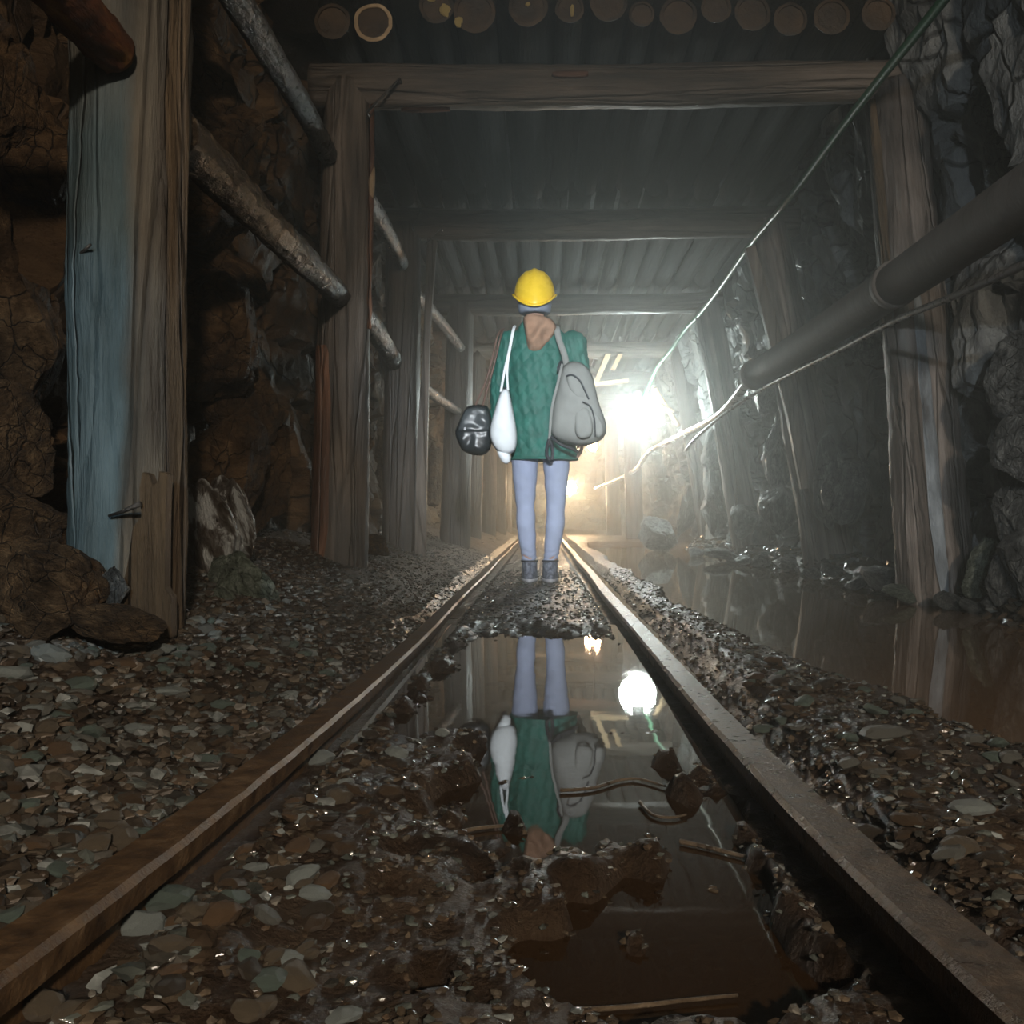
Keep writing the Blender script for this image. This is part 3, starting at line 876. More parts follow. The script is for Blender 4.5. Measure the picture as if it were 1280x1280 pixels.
nl = tube('iron_nail', [P(136, 645, 2.02), P(152, 640, 2.015), P(175, 630, 1.985)], [.003, .004, .006], M['iron'])
tag(nl, 'bent iron spike sticking out beside the split board', 'nail')
nl = tube('iron_nail', [P(88, 328, 2.08), P(113, 306, 2.0)], [.004, .003], M['iron'])
tag(nl, 'thin iron spike in the left flank of the thick post', 'nail')

p2 = post(1, P(424, 716, 4.5), P(436, 108, 4.5), 0.122, 0.108, M['wood_grey'], 4.2,
          'second timber post on the left with a reddish stripped flank', segs=36, rings=110)
_, L, r0, r1, sd = post_par[1]
strip('stripped_wood', p2, L, r0, r1, sd, -2.95, -1.80, 0.02, 0.46, 0.002, M['wood_red'], 7, 'reddish stripped wood', 0.008, 0.5)
strip('bark_strip', p2, L, r0, r1, sd, -0.42, -0.12, 0.50, 0.96, 0.006, M['wood_red'], 9, 'reddish split sliver along the edge', 0.010, 0.6)
sl = rock('fungus_patch', Vector((0.118, -0.03, L * 0.80)), (0.016, 0.03, 0.085), M['wood_pale'], 301, (0, 0, 0), p2, 3, True)
p3 = post(2, P(499, 700, 6.7), P(505, 282, 6.7), 0.122, 0.112, M['wood_dark'], 7.7, 'third timber post on the left with a plank at its side', segs=28, rings=50)
pk = board('plank', [P(a, b, 6.52) for a, b in [(518, 700), (532, 700), (534, 560), (537, 420), (546, 300), (534, 298), (529, 420), (521, 560)]], 0.05, M['wood_grey'])
tag(pk, 'narrow upright plank on the inner side of the third left post', 'plank')
p4 = post(3, P(569, 690, 9.2), P(576, 380, 9.2), 0.135, 0.118, M['wood_dark'], 9.9, 'fourth timber post on the left behind the black handbag', segs=24, rings=40)
post(4, P(590, 685, 11.7), P(597, 440, 11.7), 0.105, 0.10, M['wood_dark'], 12.1, 'fifth timber post on the left just beyond the handbag', segs=20)
post(5, P(611, 680, 14.2), P(614, 480, 14.2), 0.10, 0.10, M['wood_dark'], 13.1, 'sixth timber post on the left in the warm light', segs=18)
post(6, P(625, 676, 16.7), P(627, 505, 16.7), 0.10, 0.10, M['wood_dark'], 14.1, 'seventh timber post on the left in the warm light', segs=18)
post(7, P(633, 673, 19.2), P(634, 525, 19.2), 0.10, 0.10, M['wood_dark'], 15.1, 'farthest timber post on the left beside the knee of the walker', segs=18)
# right posts, leaning in at the top
q1 = post(11, P(1176, 782, 4.5), P(1118, 108, 4.5), 0.172, 0.125, M['wood_right'], 21.0, 'thick leaning timber post on the right standing in the water', segs=40, rings=140, bend=0.0)
_, L, r0, r1, sd = post_par[11]
strip('pale_strip', q1, L, r0, r1, sd, -1.98, -1.62, 0.04, 0.60, 0.002, M['strip_blue_grey'], 13, 'bluish grey strip', 0.006, 0.5)  # thin raised strip, paler and bluer than the post
strip('bark_strip', q1, L, r0, r1, sd, -2.95, -2.5, 0.60, 0.97, 0.006, M['wood_board'], 17, 'loose brown bark', 0.012, 0.5)
q2 = post(12, P(1042, 735, 6.7), P(960, 276, 6.7), 0.165, 0.120, M['wood_right'], 23.0, 'leaning post on the right, the second one in from the water', segs=30, rings=50)
pk = board('plank', [P(a, b, 6.4) for a, b in [(932, 310), (944, 306), (972, 400), (1000, 520), (1012, 610), (1002, 612), (985, 520), (958, 410)]], 0.06, M['wood_grey'])
tag(pk, 'thin slanting plank beside the second leaning right post', 'plank')
post(13, P(940, 710, 9.2), P(884, 382, 9.2), 0.14, 0.12, M['wood_right'], 25.0, 'third leaning post on the right, behind the end of the pipe', segs=24, rings=40)
post(14, P(893, 700, 11.7), P(850, 440, 11.7), 0.13, 0.12, M['wood_dark'], 26.0, 'fourth leaning post on the right, right of the bright lamp', segs=20)
post(15, P(795, 690, 15.2), P(788, 500, 15.2), 0.14, 0.12, M['wood_dark'], 27.0, 'dim post on the right in the mist below the bright lamp', segs=18)
post(16, P(768, 684, 18.2), P(763, 520, 18.2), 0.13, 0.12, M['wood_dark'], 28.0, 'farthest dim post on the right in the mist', segs=18)

# cap beams --------------------------------------------------------
beams = [(4.5, 2.325, 0.095, -1.03, 1.72, 31.0), (6.7, 2.345, 0.105, -1.10, 1.70, 32.0), (9.2, 2.335, 0.095, -1.05, 1.65, 33.0), (11.7, 2.32, 0.10, -1.0, 1.7, 34.0),
         (14.2, 2.32, 0.10, -1.0, 1.6, 35.0), (16.7, 2.32, 0.10, -1.0, 1.6, 36.0), (19.2, 2.32, 0.10, -1.0, 1.6, 37.0)]
BL = ['nearest round cap beam across the tunnel roof', 'second cap beam across the roof, above the yellow helmet', 'third cap beam just behind the yellow helmet',
      'fourth cap beam right of the green coat shoulder', 'fifth cap beam in the mist above the lamp', 'sixth cap beam far back in the mist', 'farthest cap beam at the end of the tunnel']
bobj = []
for (D, z, r, x0, x1, sd), lb in zip(beams, BL):
    o = log('cap_beam', (x0, D, z - 0.012), (x1, D, z + 0.012), r, r * 0.96, M['wood_grey'], sd, lb, 'beam', 'cap beams of the tunnel', segs=30 if D < 7 else 20, rings=90 if D < 7 else 30, bend=0.012, rough=1.7)
    bobj.append(o)
# iron dogs holding the joints
def staple(a, b, mat, label):
    a, b = Vector(a), Vector(b)
    o = tube('iron_dog', [a + Vector((0, 0.05, 0)), a, b, b + Vector((0, 0.05, 0))], [0.004, 0.006, 0.006, 0.004], mat)
    return tag(o, label, 'iron dog')
staple(P(459, 140, 4.36), P(500, 98, 4.36), M['iron'], 'iron dog clamping the nearest cap beam to its left post')
staple(P(532, 305, 6.48), P(552, 286, 6.48), M['iron'], 'iron dog at the left end of the second cap beam')
staple(P(515, 285, 6.56), P(525, 264, 6.56), M['iron'], 'small iron dog above the third left post')
# torn pale splinters on the nearest beam
_L = (Vector((1.72, 4.5, 2.337)) - Vector((-1.03, 4.5, 2.313))).length
for (px0, px1, py, col, sd2) in [(498, 560, 123, 'wood_red', 41), (690, 735, 95, 'wood_red', 43)]:
    t0 = ((px0 - HX) * 4.42 / F + 1.03) / _L; t1 = ((px1 - HX) * 4.42 / F + 1.03) / _L
    # angle on the beam of the requested height
    zz = CZ + (HY - py) * 4.42 / F - 2.325
    el = math.asin(max(-1, min(1, zz / 0.095)))
    # beam local frame: Z -> +X world ; find the local angle of direction (0,-cos,sin)
    qi = bobj[0].rotation_quaternion.inverted()
    dl = qi @ Vector((0, -math.cos(el), math.sin(el)))
    th = math.atan2(dl.y, dl.x)
    strip('torn_wood', bobj[0], _L, 0.095, 0.095 * 0.96, 31.0, th - 0.16, th + 0.16, t0, t1, 0.016, M[col], sd2, 'torn reddish wood', 0.006, 0.7, 6, 14)

# roof logs lying along the tunnel on the cap beams -----------------
def roof_log(px_x, y0, y1, z, r, sd, label, group, mat, ends=False, fung=None):
    L = y1 - y0
    o = log('roof_log', (px_x, y0, z), (px_x, y1, z), r, r * 0.93, mat, sd, label, 'log', group, segs=16, rings=12, rough=1.2)
    if ends:
        # pale sapwood ring and darker heart of the sawn end
        v, f = [], []
        segs = 24
        rad = [1.0, 0.84, 0.0]
        for k, q in enumerate([1.01, 0.82]):
            for i in range(segs):
                th = 2 * PI * i / segs
                rr_ = log_r(th, 0, L, r, r * 0.93, sd, 1.2) * q * (1 + 0.03 * noise.noise((th * 3, sd, k)))
                v.append((rr_ * math.cos(th), rr_ * math.sin(th), -0.004 - 0.003 * k))
        f = [(i, (i + 1) % segs, segs + (i + 1) % segs, segs + i) for i in range(segs)]
        ring = link('sapwood_ring', mesh('sapwood_ring', v, f), M['wood_pale'] if ends == 2 else M['end_grain'], o, False)
        sd_ = ring.modifiers.new('s', 'SOLIDIFY'); sd_.thickness = 0.006
        f2 = [tuple(range(segs))]
        heart = link('heartwood', mesh('heartwood', [(p[0] * 0.99, p[1] * 0.99, p[2] + 0.002) for p in v[segs:]], f2), M['end_grain'], o, False)
    if fung:
        for (a, b, s1, s2) in fung:
            rock('fungus_patch', Vector((a * r, b * r, -0.010)), (s1, s2, 0.010), M['fungus'], rr.randrange(999), (0, 0, 0), o, 3, True)
    return o

Y0 = 4.28
def lx(px): return (px - HX) * Y0 / F
ends = [(415, 34, .075, 1, None), (465, 31, .080, 2, None), (546, 8, .072, 1, [(0.5, 0.3, .026, .034), (-0.35, -0.55, .034, .024)]), (594, 22, .088, 1, [(-0.75, 0.5, .022, .026)]),
        (660, 12, .082, 1, [(0.0, -0.1, .012, .010)]), (712, 8, .060, 1, [(0.2, 0.2, .010, .03)]), (760, 10, .078, 1, None), (803, 14, .052, 1, None), (848, 20, .078, 1, None),
        (893, 16, .062, 1, None), (940, 18, .074, 1, None), (990, 20, .07, 1, None), (1040, 20, .075, 1, None), (1095, 22, .07, 1, None)]
TXT = {465: 'roof log whose sawn end shows a pale ring, above the nearest beam', 546: 'roof log with two yellow fungus patches on its end',
       594: 'wide grey roof log end right of the yellow fungus', 660: 'brown roof log end with a small pale spot, above the nearest beam',
       712: 'thin roof log with a pinkish torn end', 760: 'orange-brown round roof log end right of the torn one', 415: 'dim roof log end at the left corner of the nearest beam'}
NUM9 = 'first second third fourth fifth sixth seventh eighth ninth tenth eleventh twelfth thirteenth fourteenth'.split()
for k, (px, py, r, e, fg) in enumerate(ends):
    z = max(2.425 + r, CZ + (HY - py) * Y0 / F)
    lb = TXT.get(px, 'dim roof log end, %s from the left above the nearest cap beam' % NUM9[k])
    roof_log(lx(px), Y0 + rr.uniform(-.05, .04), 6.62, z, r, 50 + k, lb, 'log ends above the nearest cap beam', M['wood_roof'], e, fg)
NUM = 'first second third fourth fifth sixth seventh eighth ninth tenth eleventh twelfth thirteenth fourteenth fifteenth sixteenth seventeenth eighteenth nineteenth twentieth'.split()
NB = ['first', 'second', 'third', 'fourth', 'fifth', 'sixth']
for b in range(1, 7):
    y0 = S[b]; y1 = S[b + 1]
    x = -0.98
    k = 0
    while x < 1.62:
        r = rr.uniform(0.062, 0.085)
        if b == 1:
            # second layer that closes the gaps above the near logs
            z = 2.62 + rr.uniform(0, .03); yy0 = Y0 + 0.12
        else:
            z = 2.445 + r; yy0 = y0 - 0.14
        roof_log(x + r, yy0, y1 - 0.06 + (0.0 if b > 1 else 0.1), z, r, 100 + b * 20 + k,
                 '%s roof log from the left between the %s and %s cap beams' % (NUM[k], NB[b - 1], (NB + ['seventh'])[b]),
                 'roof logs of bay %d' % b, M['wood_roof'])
        x += 2 * r + rr.uniform(0.004, 0.03); k += 1

# spreader poles between the left posts ------------------------------
def pole(a, b, r, mat, sd, label):
    return log('spreader_pole', a, b, r, r * 0.85, mat, sd, label, 'pole', 'spreader poles along the left wall', segs=24, rings=110, rough=2.2, bend=0.015)
pole((-0.885, 0.9, 1.36), (-0.857, 2.01, 1.315), 0.052, M['bark_rust'], 61, 'rust-brown pole butting against the thick left post at the top left')
pole((-0.83, 2.26, 1.25), P(424, 372, 4.36), 0.056, M['bark_wet_warm'], 62, 'rough brown bark pole slanting from the thick post to the second post')
pole((-0.905, 2.26, 1.90), P(410, 195, 4.36), 0.048, M['bark_wet'], 63, 'dark wet pole high between the first two left posts')
pole((-0.90, 4.64, 2.0), P(503, 330, 6.55), 0.046, M['bark_wet'], 64, 'shiny wet pole high between the second and third left posts')
pole((-0.93, 4.64, 1.42), P(493, 450, 6.55), 0.062, M['bark_wet'], 65, 'short wet pole end lower down at the third left post')
pole((-0.92, 6.85, 1.95), P(576, 434, 9.05), 0.045, M['bark_wet'], 66, 'glistening pole high between the third and fourth left posts')
pole((-0.92, 6.85, 1.32), P(572, 514, 9.05), 0.042, M['bark_wet'], 67, 'glistening pole lower down next to the black handbag')

# broken planks caught around the far lamp
for (pts, D, lb, mt) in [([(738, 478), (739, 483), (786, 477), (786, 473)], 11.56, 'pale yellow plank end hanging left above the bright lamp', 'wood_pale'),
                         ([(741, 480), (747, 481), (764, 442), (757, 442)], 11.58, 'pale slat in the roof gap nearest the rucksack', 'wood_pale'),
                         ([(764, 460), (769, 462), (779, 442), (773, 442)], 11.58, 'bright slat in the roof gap, the right one of two', 'wood_pale')]:
    tag(board('broken_plank', [P(a, b, D) for a, b in pts], 0.12, M[mt]), lb, 'plank')
for (a, b, D, r, lb) in [((818, 486), (848, 532), 10.7, .03, 'broken bright timber stub leaning right of the lamp'),
                         ((826, 505), (842, 514), 10.6, .02, 'short splinter on the timber stub beside the lamp')]:
    log('timber_stub', P(*a, D), P(*b, D + 0.25), r, r * 0.8, M['wood_pale'], 71, lb, 'timber', segs=10, rings=10, rough=2)


# ------------------------------------------------------------------ pipe, cables
pp = [(1.43, y, 1.335 + 0.01 * math.sin(y)) for y in np.linspace(2.2, 6.75, 24)]
pipe = empty('water_pipe', pp[0])
def child(o, par):
    o.parent = par; o.matrix_parent_inverse = Matrix.Translation(-Vector(par.location)); return o
tag(pipe, 'thick dark pipe running along the right posts', 'pipe')
child(tube('pipe_body', pp, 0.088, M['pipe'], segs=24), pipe)
child(tube('flange', [(1.43, 6.70, 1.34), (1.43, 6.78, 1.34)], 0.104, M['pipe'], segs=24), pipe)
child(tube('flange', [(1.43, 4.05, 1.33), (1.43, 4.11, 1.33)], 0.096, M['pipe'], segs=24), pipe)
hose = tube('thin_pipe', [(1.43, 6.8, 1.36), P(900, 518, 8.1), P(850, 545, 10.2), P(812, 564, 12.6), P(790, 590, 15), P(745, 610, 18)], 0.035, M['cable_grey'], segs=12, curve=10)
tag(hose, 'thin pipe continuing from the thick pipe towards the lamp', 'pipe')
cb = tube('wall_cable', [P(1300, 322, 2.9), P(1212, 362, 3.3), P(1119, 401, 3.95), P(1050, 437, 4.7), P(957, 484, 6.2), P(905, 518, 7.2), P(872, 546, 8.0), P(858, 562, 8.4)],
          [0.013] * 57, M['cable_grey'], segs=10, curve=8)
tag(cb, 'grey cable hanging under the thick pipe on the right', 'cable')
gc = tube('green_cable', [(1.395, 2.2, 2.185), (1.40, 3.4, 2.19), (1.40, 4.5, 2.205), (1.40, 5.6, 2.19), (1.40, 6.7, 2.215), (1.41, 8.0, 2.20), (1.42, 9.15, 2.215),
                          P(858, 410, 9.6), P(838, 438, 10.0), P(822, 458, 10.3), P(812, 480, 10.5), P(800, 503, 10.6)], 0.019, M['cable_green'], segs=10, curve=8)
tag(gc, 'green electric cable strung along the roof to the bright lamp', 'cable')

# ------------------------------------------------------------------ lamps
def emis(name, c, s):
    m = bpy.data.materials.new(name); m.use_nodes = True
    n, l = m.node_tree.nodes, m.node_tree.links
    n.clear()
    o = n.new('ShaderNodeOutputMaterial'); e = n.new('ShaderNodeEmission')
    e.inputs[0].default_value = (*c, 1); e.inputs[1].default_value = s
    l.new(e.outputs[0], o.inputs[0])
    return m
def lathe(prof, segs=24):
    v, f = [], []
    for (r, z) in prof:
        for i in range(segs):
            th = 2 * PI * i / segs
            v.append((r * math.cos(th), r * math.sin(th), z))
    for j in range(len(prof) - 1):
        for i in range(segs):
            f.append((j * segs + i, j * segs + (i + 1) % segs, (j + 1) * segs + (i + 1) % segs, (j + 1) * segs + i))
    return mesh('lathe', v, f)
def lamp(loc, colr, strength, power, r, label, name='hanging_lamp', cord=False):
    e = empty(name, loc)
    tag(e, label, 'lamp')
    prof = [(0.001, -r)] + [(r * math.sin(a), -r * math.cos(a)) for a in np.linspace(0.2, 2.55, 12)] + [(r * 0.5, r * 1.1)]
    link('bulb', lathe(prof), emis(name + '_glow', colr, strength), e)
    link('socket', lathe([(0.001, r * 1.9), (r * 0.4, r * 1.85), (r * 0.55, r * 1.5), (r * 0.55, r * 1.0), (r * 0.3, r * 0.95)]), M['iron'], e)
    for k in range(4):
        a = k * PI / 2 + 0.4
        tube('guard_wire', [(r * 0.55 * math.cos(a), r * 0.55 * math.sin(a), r * 1.2), (r * 1.3 * math.cos(a), r * 1.3 * math.sin(a), r * 0.5),
                            (r * 1.3 * math.cos(a), r * 1.3 * math.sin(a), -r * 0.6), (0.05 * r * math.cos(a), 0.05 * r * math.sin(a), -r * 1.35)], r * 0.04, M['iron'], e, 6, 5)
    if cord:
        tube('cord', [(0, 0, r * 1.8), (0.02, 0.02, (2.24 - loc[2]) * 0.5), (0, 0, 2.26 - loc[2])], 0.012, M['cable_grey'], e, 6, 5)
    l = bpy.data.lights.new(name + '_light', 'POINT'); l.energy = power; l.color = colr; l.shadow_soft_size = r * 1.6
    lo = bpy.data.objects.new(name + '_light', l); COL.objects.link(lo); lo.location = Vector(loc) + Vector((0, 0, 0))
    return e
lamp(P(797, 515, 10.6), (0.86, 1.0, 0.97), 120, 300, 0.12, 'dazzling white lamp hanging on the right side of the tunnel')
lamp(P(741, 558, 14.2), (1.0, 0.62, 0.36), 40, 160, 0.07, 'small orange lamp just below the rucksack', 'warm_lamp', True)
lamp(P(712, 610, 19.2), (1.0, 0.72, 0.40), 60, 420, 0.13, 'bright warm lamp right of the knees of the walker', 'warm_lamp', True)

# twigs in the puddle
for (pts, r, lb) in [([(700, 988), (740, 985), (775, 975), (800, 974), (832, 983)], 0.0029, 'wet curved twig floating across the puddle'),
                     ([(800, 1003), (815, 1018), (838, 1022), (858, 1018)], 0.0026, 'short shiny twig right of the long floating twig'),
                     ([(850, 1052), (880, 1058), (920, 1068), (968, 1080)], 0.0033, 'straight twig lying towards the right rail'),
                     ([(575, 1040), (600, 1035), (632, 1032)], .003, 'thin twig at the left edge of the puddle'),
                     ([(660, 1258), (720, 1262), (790, 1258), (860, 1250), (922, 1244)], 0.0026, 'long pale twig along the near rim of the puddle')]:
    q = []
    for (a, b) in pts:
        D = F * (CZ - 0.004) / (b - HY); q.append(P(a, b, D))
    tag(tube('twig', q, [r * (1 - 0.5 * k / (len(q) * 6)) for k in range((len(q) - 1) * 6 + 1)], M['twig'], segs=7, curve=6), lb, 'twig')


# ------------------------------------------------------------------ the walker
SKIN = plain('skin', (0.42, 0.24, 0.17), 0.5)
M['coat'] = mk('coat', [(0.3, (0.010, 0.085, 0.066)), (0.7, (0.022, 0.16, 0.125))], nscale=14, rough=(0.55, 0.7), bump=0.25, bscale=60, bdist=0.006)
M['leggings'] = plain('leggings', (0.30, 0.34, 0.47), 0.8, bump=0.15, var=0.06)
M['shoe'] = mk('shoe', [(0.4, (0.05, 0.055, 0.08)), (0.6, (0.22, 0.24, 0.30))], nscale=60, rough=(0.6, 0.8), bump=0.4)
M['sole'] = plain('sole', (0.45, 0.45, 0.48), 0.6)
M['hood'] = plain('hood', (0.34, 0.20, 0.13), 0.9, bump=0.5, bscale=40)
M['beanie'] = plain('beanie', (0.22, 0.25, 0.32), 0.9, bump=0.5, bscale=90)
M['helmet'] = plain('helmet', (0.90, 0.60, 0.02), 0.28, var=0.03)
M['white_cloth'] = plain('white_cloth', (0.84, 0.88, 0.90), 0.8, bump=0.2, bscale=30, var=0.04)
M['grey_cloth'] = plain('grey_cloth', (0.27, 0.275, 0.26), 0.8, bump=0.3, bscale=40, var=0.08)
M['dark_cloth'] = plain('dark_cloth', (0.025, 0.027, 0.035), 0.6)
M['leather'] = plain('leather', (0.018, 0.022, 0.025), 0.30, bump=0.3, bscale=30)
M['leather_flap'] = plain('leather_flap', (0.05, 0.058, 0.062), 0.32, bump=0.4, bscale=20)
M['strap_brown'] = plain('strap_brown', (0.13, 0.075, 0.055), 0.5)
M['hair'] = plain('hair', (0.05, 0.03, 0.02), 0.5)

WO = Vector((-0.013, 5.54, 0.026))
walker = empty('person', WO)
tag(walker, 'person walking away in green quilted coat, yellow helmet and pale leggings', 'person')

def W(px, py, dy=0.0):
    """walker-local point from the place it has in the photograph, dy away from the viewer"""
    q = P(px, py, 5.54 + dy); return q - WO

def capsule(bm, a, b, ra, rb, seg=14):
    a, b = Vector(a), Vector(b)
    d = b - a; L = d.length
    q = Vector((0, 0, 1)).rotation_difference(d.normalized()) if L > 1e-6 else Quaternion()
    prof = [(ra * math.sin(t), -ra * math.cos(t)) for t in np.linspace(0.0, PI / 2, 6)] + [(rb * math.sin(t), L - rb * math.cos(t)) for t in np.linspace(PI / 2, PI, 6)]
    rings = []
    for (r, z) in prof:
        r = max(r, 1e-4)
        rings.append([bm.verts.new(a + q @ Vector((r * math.cos(2 * PI * i / seg), r * math.sin(2 * PI * i / seg), z))) for i in range(seg)])
    for j in range(len(rings) - 1):
        for i in range(seg):
            bm.faces.new((rings[j][i], rings[j][(i + 1) % seg], rings[j + 1][(i + 1) % seg], rings[j + 1][i]))
    bm.faces.new(rings[0][::-1]); bm.faces.new(rings[-1])

def loft(bm, secs, seg=28):
    """secs: (z, cx, cy, a, b)"""
    rings = []
    for (z, cx, cy, a, b) in secs:
        rings.append([bm.verts.new((cx + a * math.cos(2 * PI * i / seg), cy + b * math.sin(2 * PI * i / seg), z)) for i in range(seg)])
    for j in range(len(rings) - 1):
        for i in range(seg):
            bm.faces.new((rings[j][i], rings[j][(i + 1) % seg], rings[j + 1][(i + 1) % seg], rings[j + 1][i]))
    bm.faces.new(rings[0][::-1]); bm.faces.new(rings[-1])

def fuse(name, bm, mat, parent, voxel, disp=None, smooth=4):
    """one continuous skin around the overlapping volumes"""
    me = bpy.data.meshes.new(name); bm.to_mesh(me); bm.free()
    o = bpy.data.objects.new('tmp', me); COL.objects.link(o)
    r = o.modifiers.new('r', 'REMESH'); r.mode = 'VOXEL'; r.voxel_size = voxel
    s = o.modifiers.new('s', 'SMOOTH'); s.factor = 0.5; s.iterations = smooth
    dg = bpy.context.evaluated_depsgraph_get()
    me2 = bpy.data.meshes.new_from_object(o.evaluated_get(dg))
    bpy.data.objects.remove(o)
    if disp:
        nv = len(me2.vertices)
        no = np.empty(nv * 3, np.float32); me2.vertex_normals.foreach_get('vector', no); no = no.reshape(-1, 3)
        co = np.empty(nv * 3, np.float32); me2.vertices.foreach_get('co', co); co = co.reshape(-1, 3)
        co += no * disp(co, no)[:, None]
        me2.vertices.foreach_set('co', co.ravel()); me2.update()
    me2.name = name
    return link(name, me2, mat, parent)

# body: one continuous surface with legs, trunk, arms, hands and head
bm = bmesh.new()
ARM = {-1: [(-0.165, 0.0, 1.325), (-0.222, 0.015, 1.085), (-0.235, 0.075, 0.83)], 1: [(0.185, 0.0, 1.325), (0.232, 0.015, 1.085), (0.235, 0.075, 0.83)]}
HC = Vector((-0.030, 0.015, 1.56))
for s, hx in ((-1, -0.084), (1, 0.088)):
    ax = -0.057 if s < 0 else 0.057
    capsule(bm, (hx, 0, 0.80), (hx, 0.01, 0.42), 0.075, 0.043)
    capsule(bm, (hx, 0.01, 0.42), (hx * 0.92, -0.012, 0.30), 0.043, 0.045)
    capsule(bm, (hx * 0.92, -0.012, 0.30), (ax, 0.0, 0.08), 0.045, 0.032)
    capsule(bm, (ax, 0.0, 0.05), (ax, 0.13, 0.035), 0.036, 0.028)
loft(bm, [(0.74, 0.0, 0, 0.13, 0.085), (0.85, 0.0, 0, 0.155, 0.10), (1.0, -0.005, 0, 0.125, 0.085), (1.2, -0.008, 0, 0.145, 0.09), (1.33, -0.008, 0, 0.15, 0.075), (1.38, -0.01, 0, 0.08, 0.06)])
capsule(bm, (-0.015, 0, 1.34), HC + Vector((0, 0.0, -0.06)), 0.052, 0.05)
for s in (-1, 1):
    a, b, c = ARM[s]
    capsule(bm, a, b, 0.046, 0.038); capsule(bm, b, c, 0.038, 0.026)
    # hand, slightly curled, fingers apart, thumb from the side of the palm
    p = Vector(c)
    capsule(bm, p, p + Vector((0, 0.012, -0.05)), 0.024, 0.026)
    for k in range(-1, 3):
        capsule(bm, p + Vector((0, 0.012 + 0.017 * (k - 0.5), -0.03)), p + Vector((0, 0.012 + 0.020 * (k - 0.5), -0.072)), 0.014, 0.011, 8)
    Ls = [0.066, 0.076, 0.072, 0.056]
    for k in range(4):
        b0 = p + Vector((0, 0.012 + 0.0225 * (1.5 - k), -0.075))
        b1 = b0 + Vector((-s * 0.006, 0.003 * (1.5 - k), -Ls[k] * 0.45)); b2 = b1 + Vector((-s * 0.018, 0.001, -Ls[k] * 0.32)); b3 = b2 + Vector((-s * 0.018, 0, -Ls[k] * 0.16))
        capsule(bm, b0, b1, 0.0092, 0.0085, 8); capsule(bm, b1, b2, 0.0085, 0.008, 8); capsule(bm, b2, b3, 0.008, 0.007, 8)
    t0 = p + Vector((0, 0.028, -0.02)); t1 = t0 + Vector((-s * 0.012, 0.030, -0.032)); t2 = t1 + Vector((-s * 0.010, 0.008, -0.028))
    capsule(bm, t0, t1, 0.0125, 0.0105, 8); capsule(bm, t1, t2, 0.0105, 0.0085, 8)
loft(bm, [(HC.z - 0.105, HC.x, 0.045, 0.030, 0.035), (HC.z - 0.085, HC.x, 0.03, 0.052, 0.062), (HC.z - 0.04, HC.x, 0.02, 0.068, 0.085), (HC.z + 0.02, HC.x, 0.012, 0.075, 0.094),
          (HC.z + 0.07, HC.x, 0.01, 0.068, 0.085), (HC.z + 0.105, HC.x, 0.01, 0.04, 0.05)], 22)
capsule(bm, HC + Vector((0, 0.095, 0.0)), HC + Vector((0, 0.112, -0.035)), 0.008, 0.013, 8)           # nose
capsule(bm, HC + Vector((-0.02, 0.082, -0.062)), HC + Vector((0.02, 0.082, -0.062)), 0.008, 0.008, 8)  # mouth
for s in (-1, 1):
    capsule(bm, HC + Vector((s * 0.076, 0.0, 0.015)), HC + Vector((s * 0.078, 0.0, -0.025)), 0.013, 0.010, 8)
body = fuse('body', bm, SKIN, walker, 0.0055, None, 3)
for s in (-1, 1):
    e = rock('eye', HC + Vector((s * 0.03, 0.090, -0.005)), (0.011, 0.008, 0.008), M['dark_cloth'], 5, (0, 0, 0), walker, 2, True)

# leggings
bm = bmesh.new()
for s, hx in ((-1, -0.084), (1, 0.090)):
    ax = -0.060 if s < 0 else 0.058
    capsule(bm, (hx, 0, 0.82), (hx, 0.0, 0.62), 0.086, 0.072)
    capsule(bm, (hx, 0, 0.62), (hx * 0.97, 0.01, 0.42), 0.072, 0.052)
    capsule(bm, (hx * 0.97, 0.01, 0.42), (hx * 0.92, -0.012, 0.31), 0.052, 0.0535)
    capsule(bm, (hx * 0.92, -0.012, 0.31), (ax, 0.0, 0.125), 0.0535, 0.040)
loft(bm, [(0.74, 0.0, 0, 0.15, 0.10), (0.88, 0.0, 0, 0.168, 0.112), (0.98, 0, 0, 0.15, 0.10)])
def leg_wrinkle(co, no):
    z = co[:, 2]
    return 0.0035 * np.sin(z * 210 + 2.2 * np.sin(co[:, 0] * 60 + co[:, 1] * 40)) * np.clip((0.21 - z) / 0.08, 0, 1) + 0.0015 * np.sin(z * 60 + co[:, 0] * 50)
fuse('leggings', bm, M['leggings'], walker, 0.009, leg_wrinkle)

# shoes
for s in (-1, 1):
    ax = -0.058 if s < 0 else 0.056
    bm = bmesh.new()
    loft(bm, [(0.012, ax, 0.055, 0.042, 0.125), (0.03, ax, 0.055, 0.045, 0.128), (0.055, ax, 0.04, 0.043, 0.10), (0.075, ax, 0.015, 0.043, 0.068), (0.11, ax, 0.0, 0.042, 0.052), (0.122, ax, 0.0, 0.040, 0.048)], 24)
    sh = fuse('shoe', bm, M['shoe'], walker, 0.007)
    bm = bmesh.new()
    loft(bm, [(0.0, ax, 0.055, 0.044, 0.128), (0.012, ax, 0.055, 0.047, 0.132), (0.02, ax, 0.055, 0.046, 0.131)], 24)
    me = bpy.data.meshes.new('sole'); bm.to_mesh(me); bm.free()
    so = link('sole', me, M['sole'], sh)
    cl = tube('collar', [(ax + 0.044 * math.cos(t), 0.052 * math.sin(t), 0.118) for t in np.linspace(0, 2 * PI, 20)], 0.005, M['dark_cloth'], sh, 6)

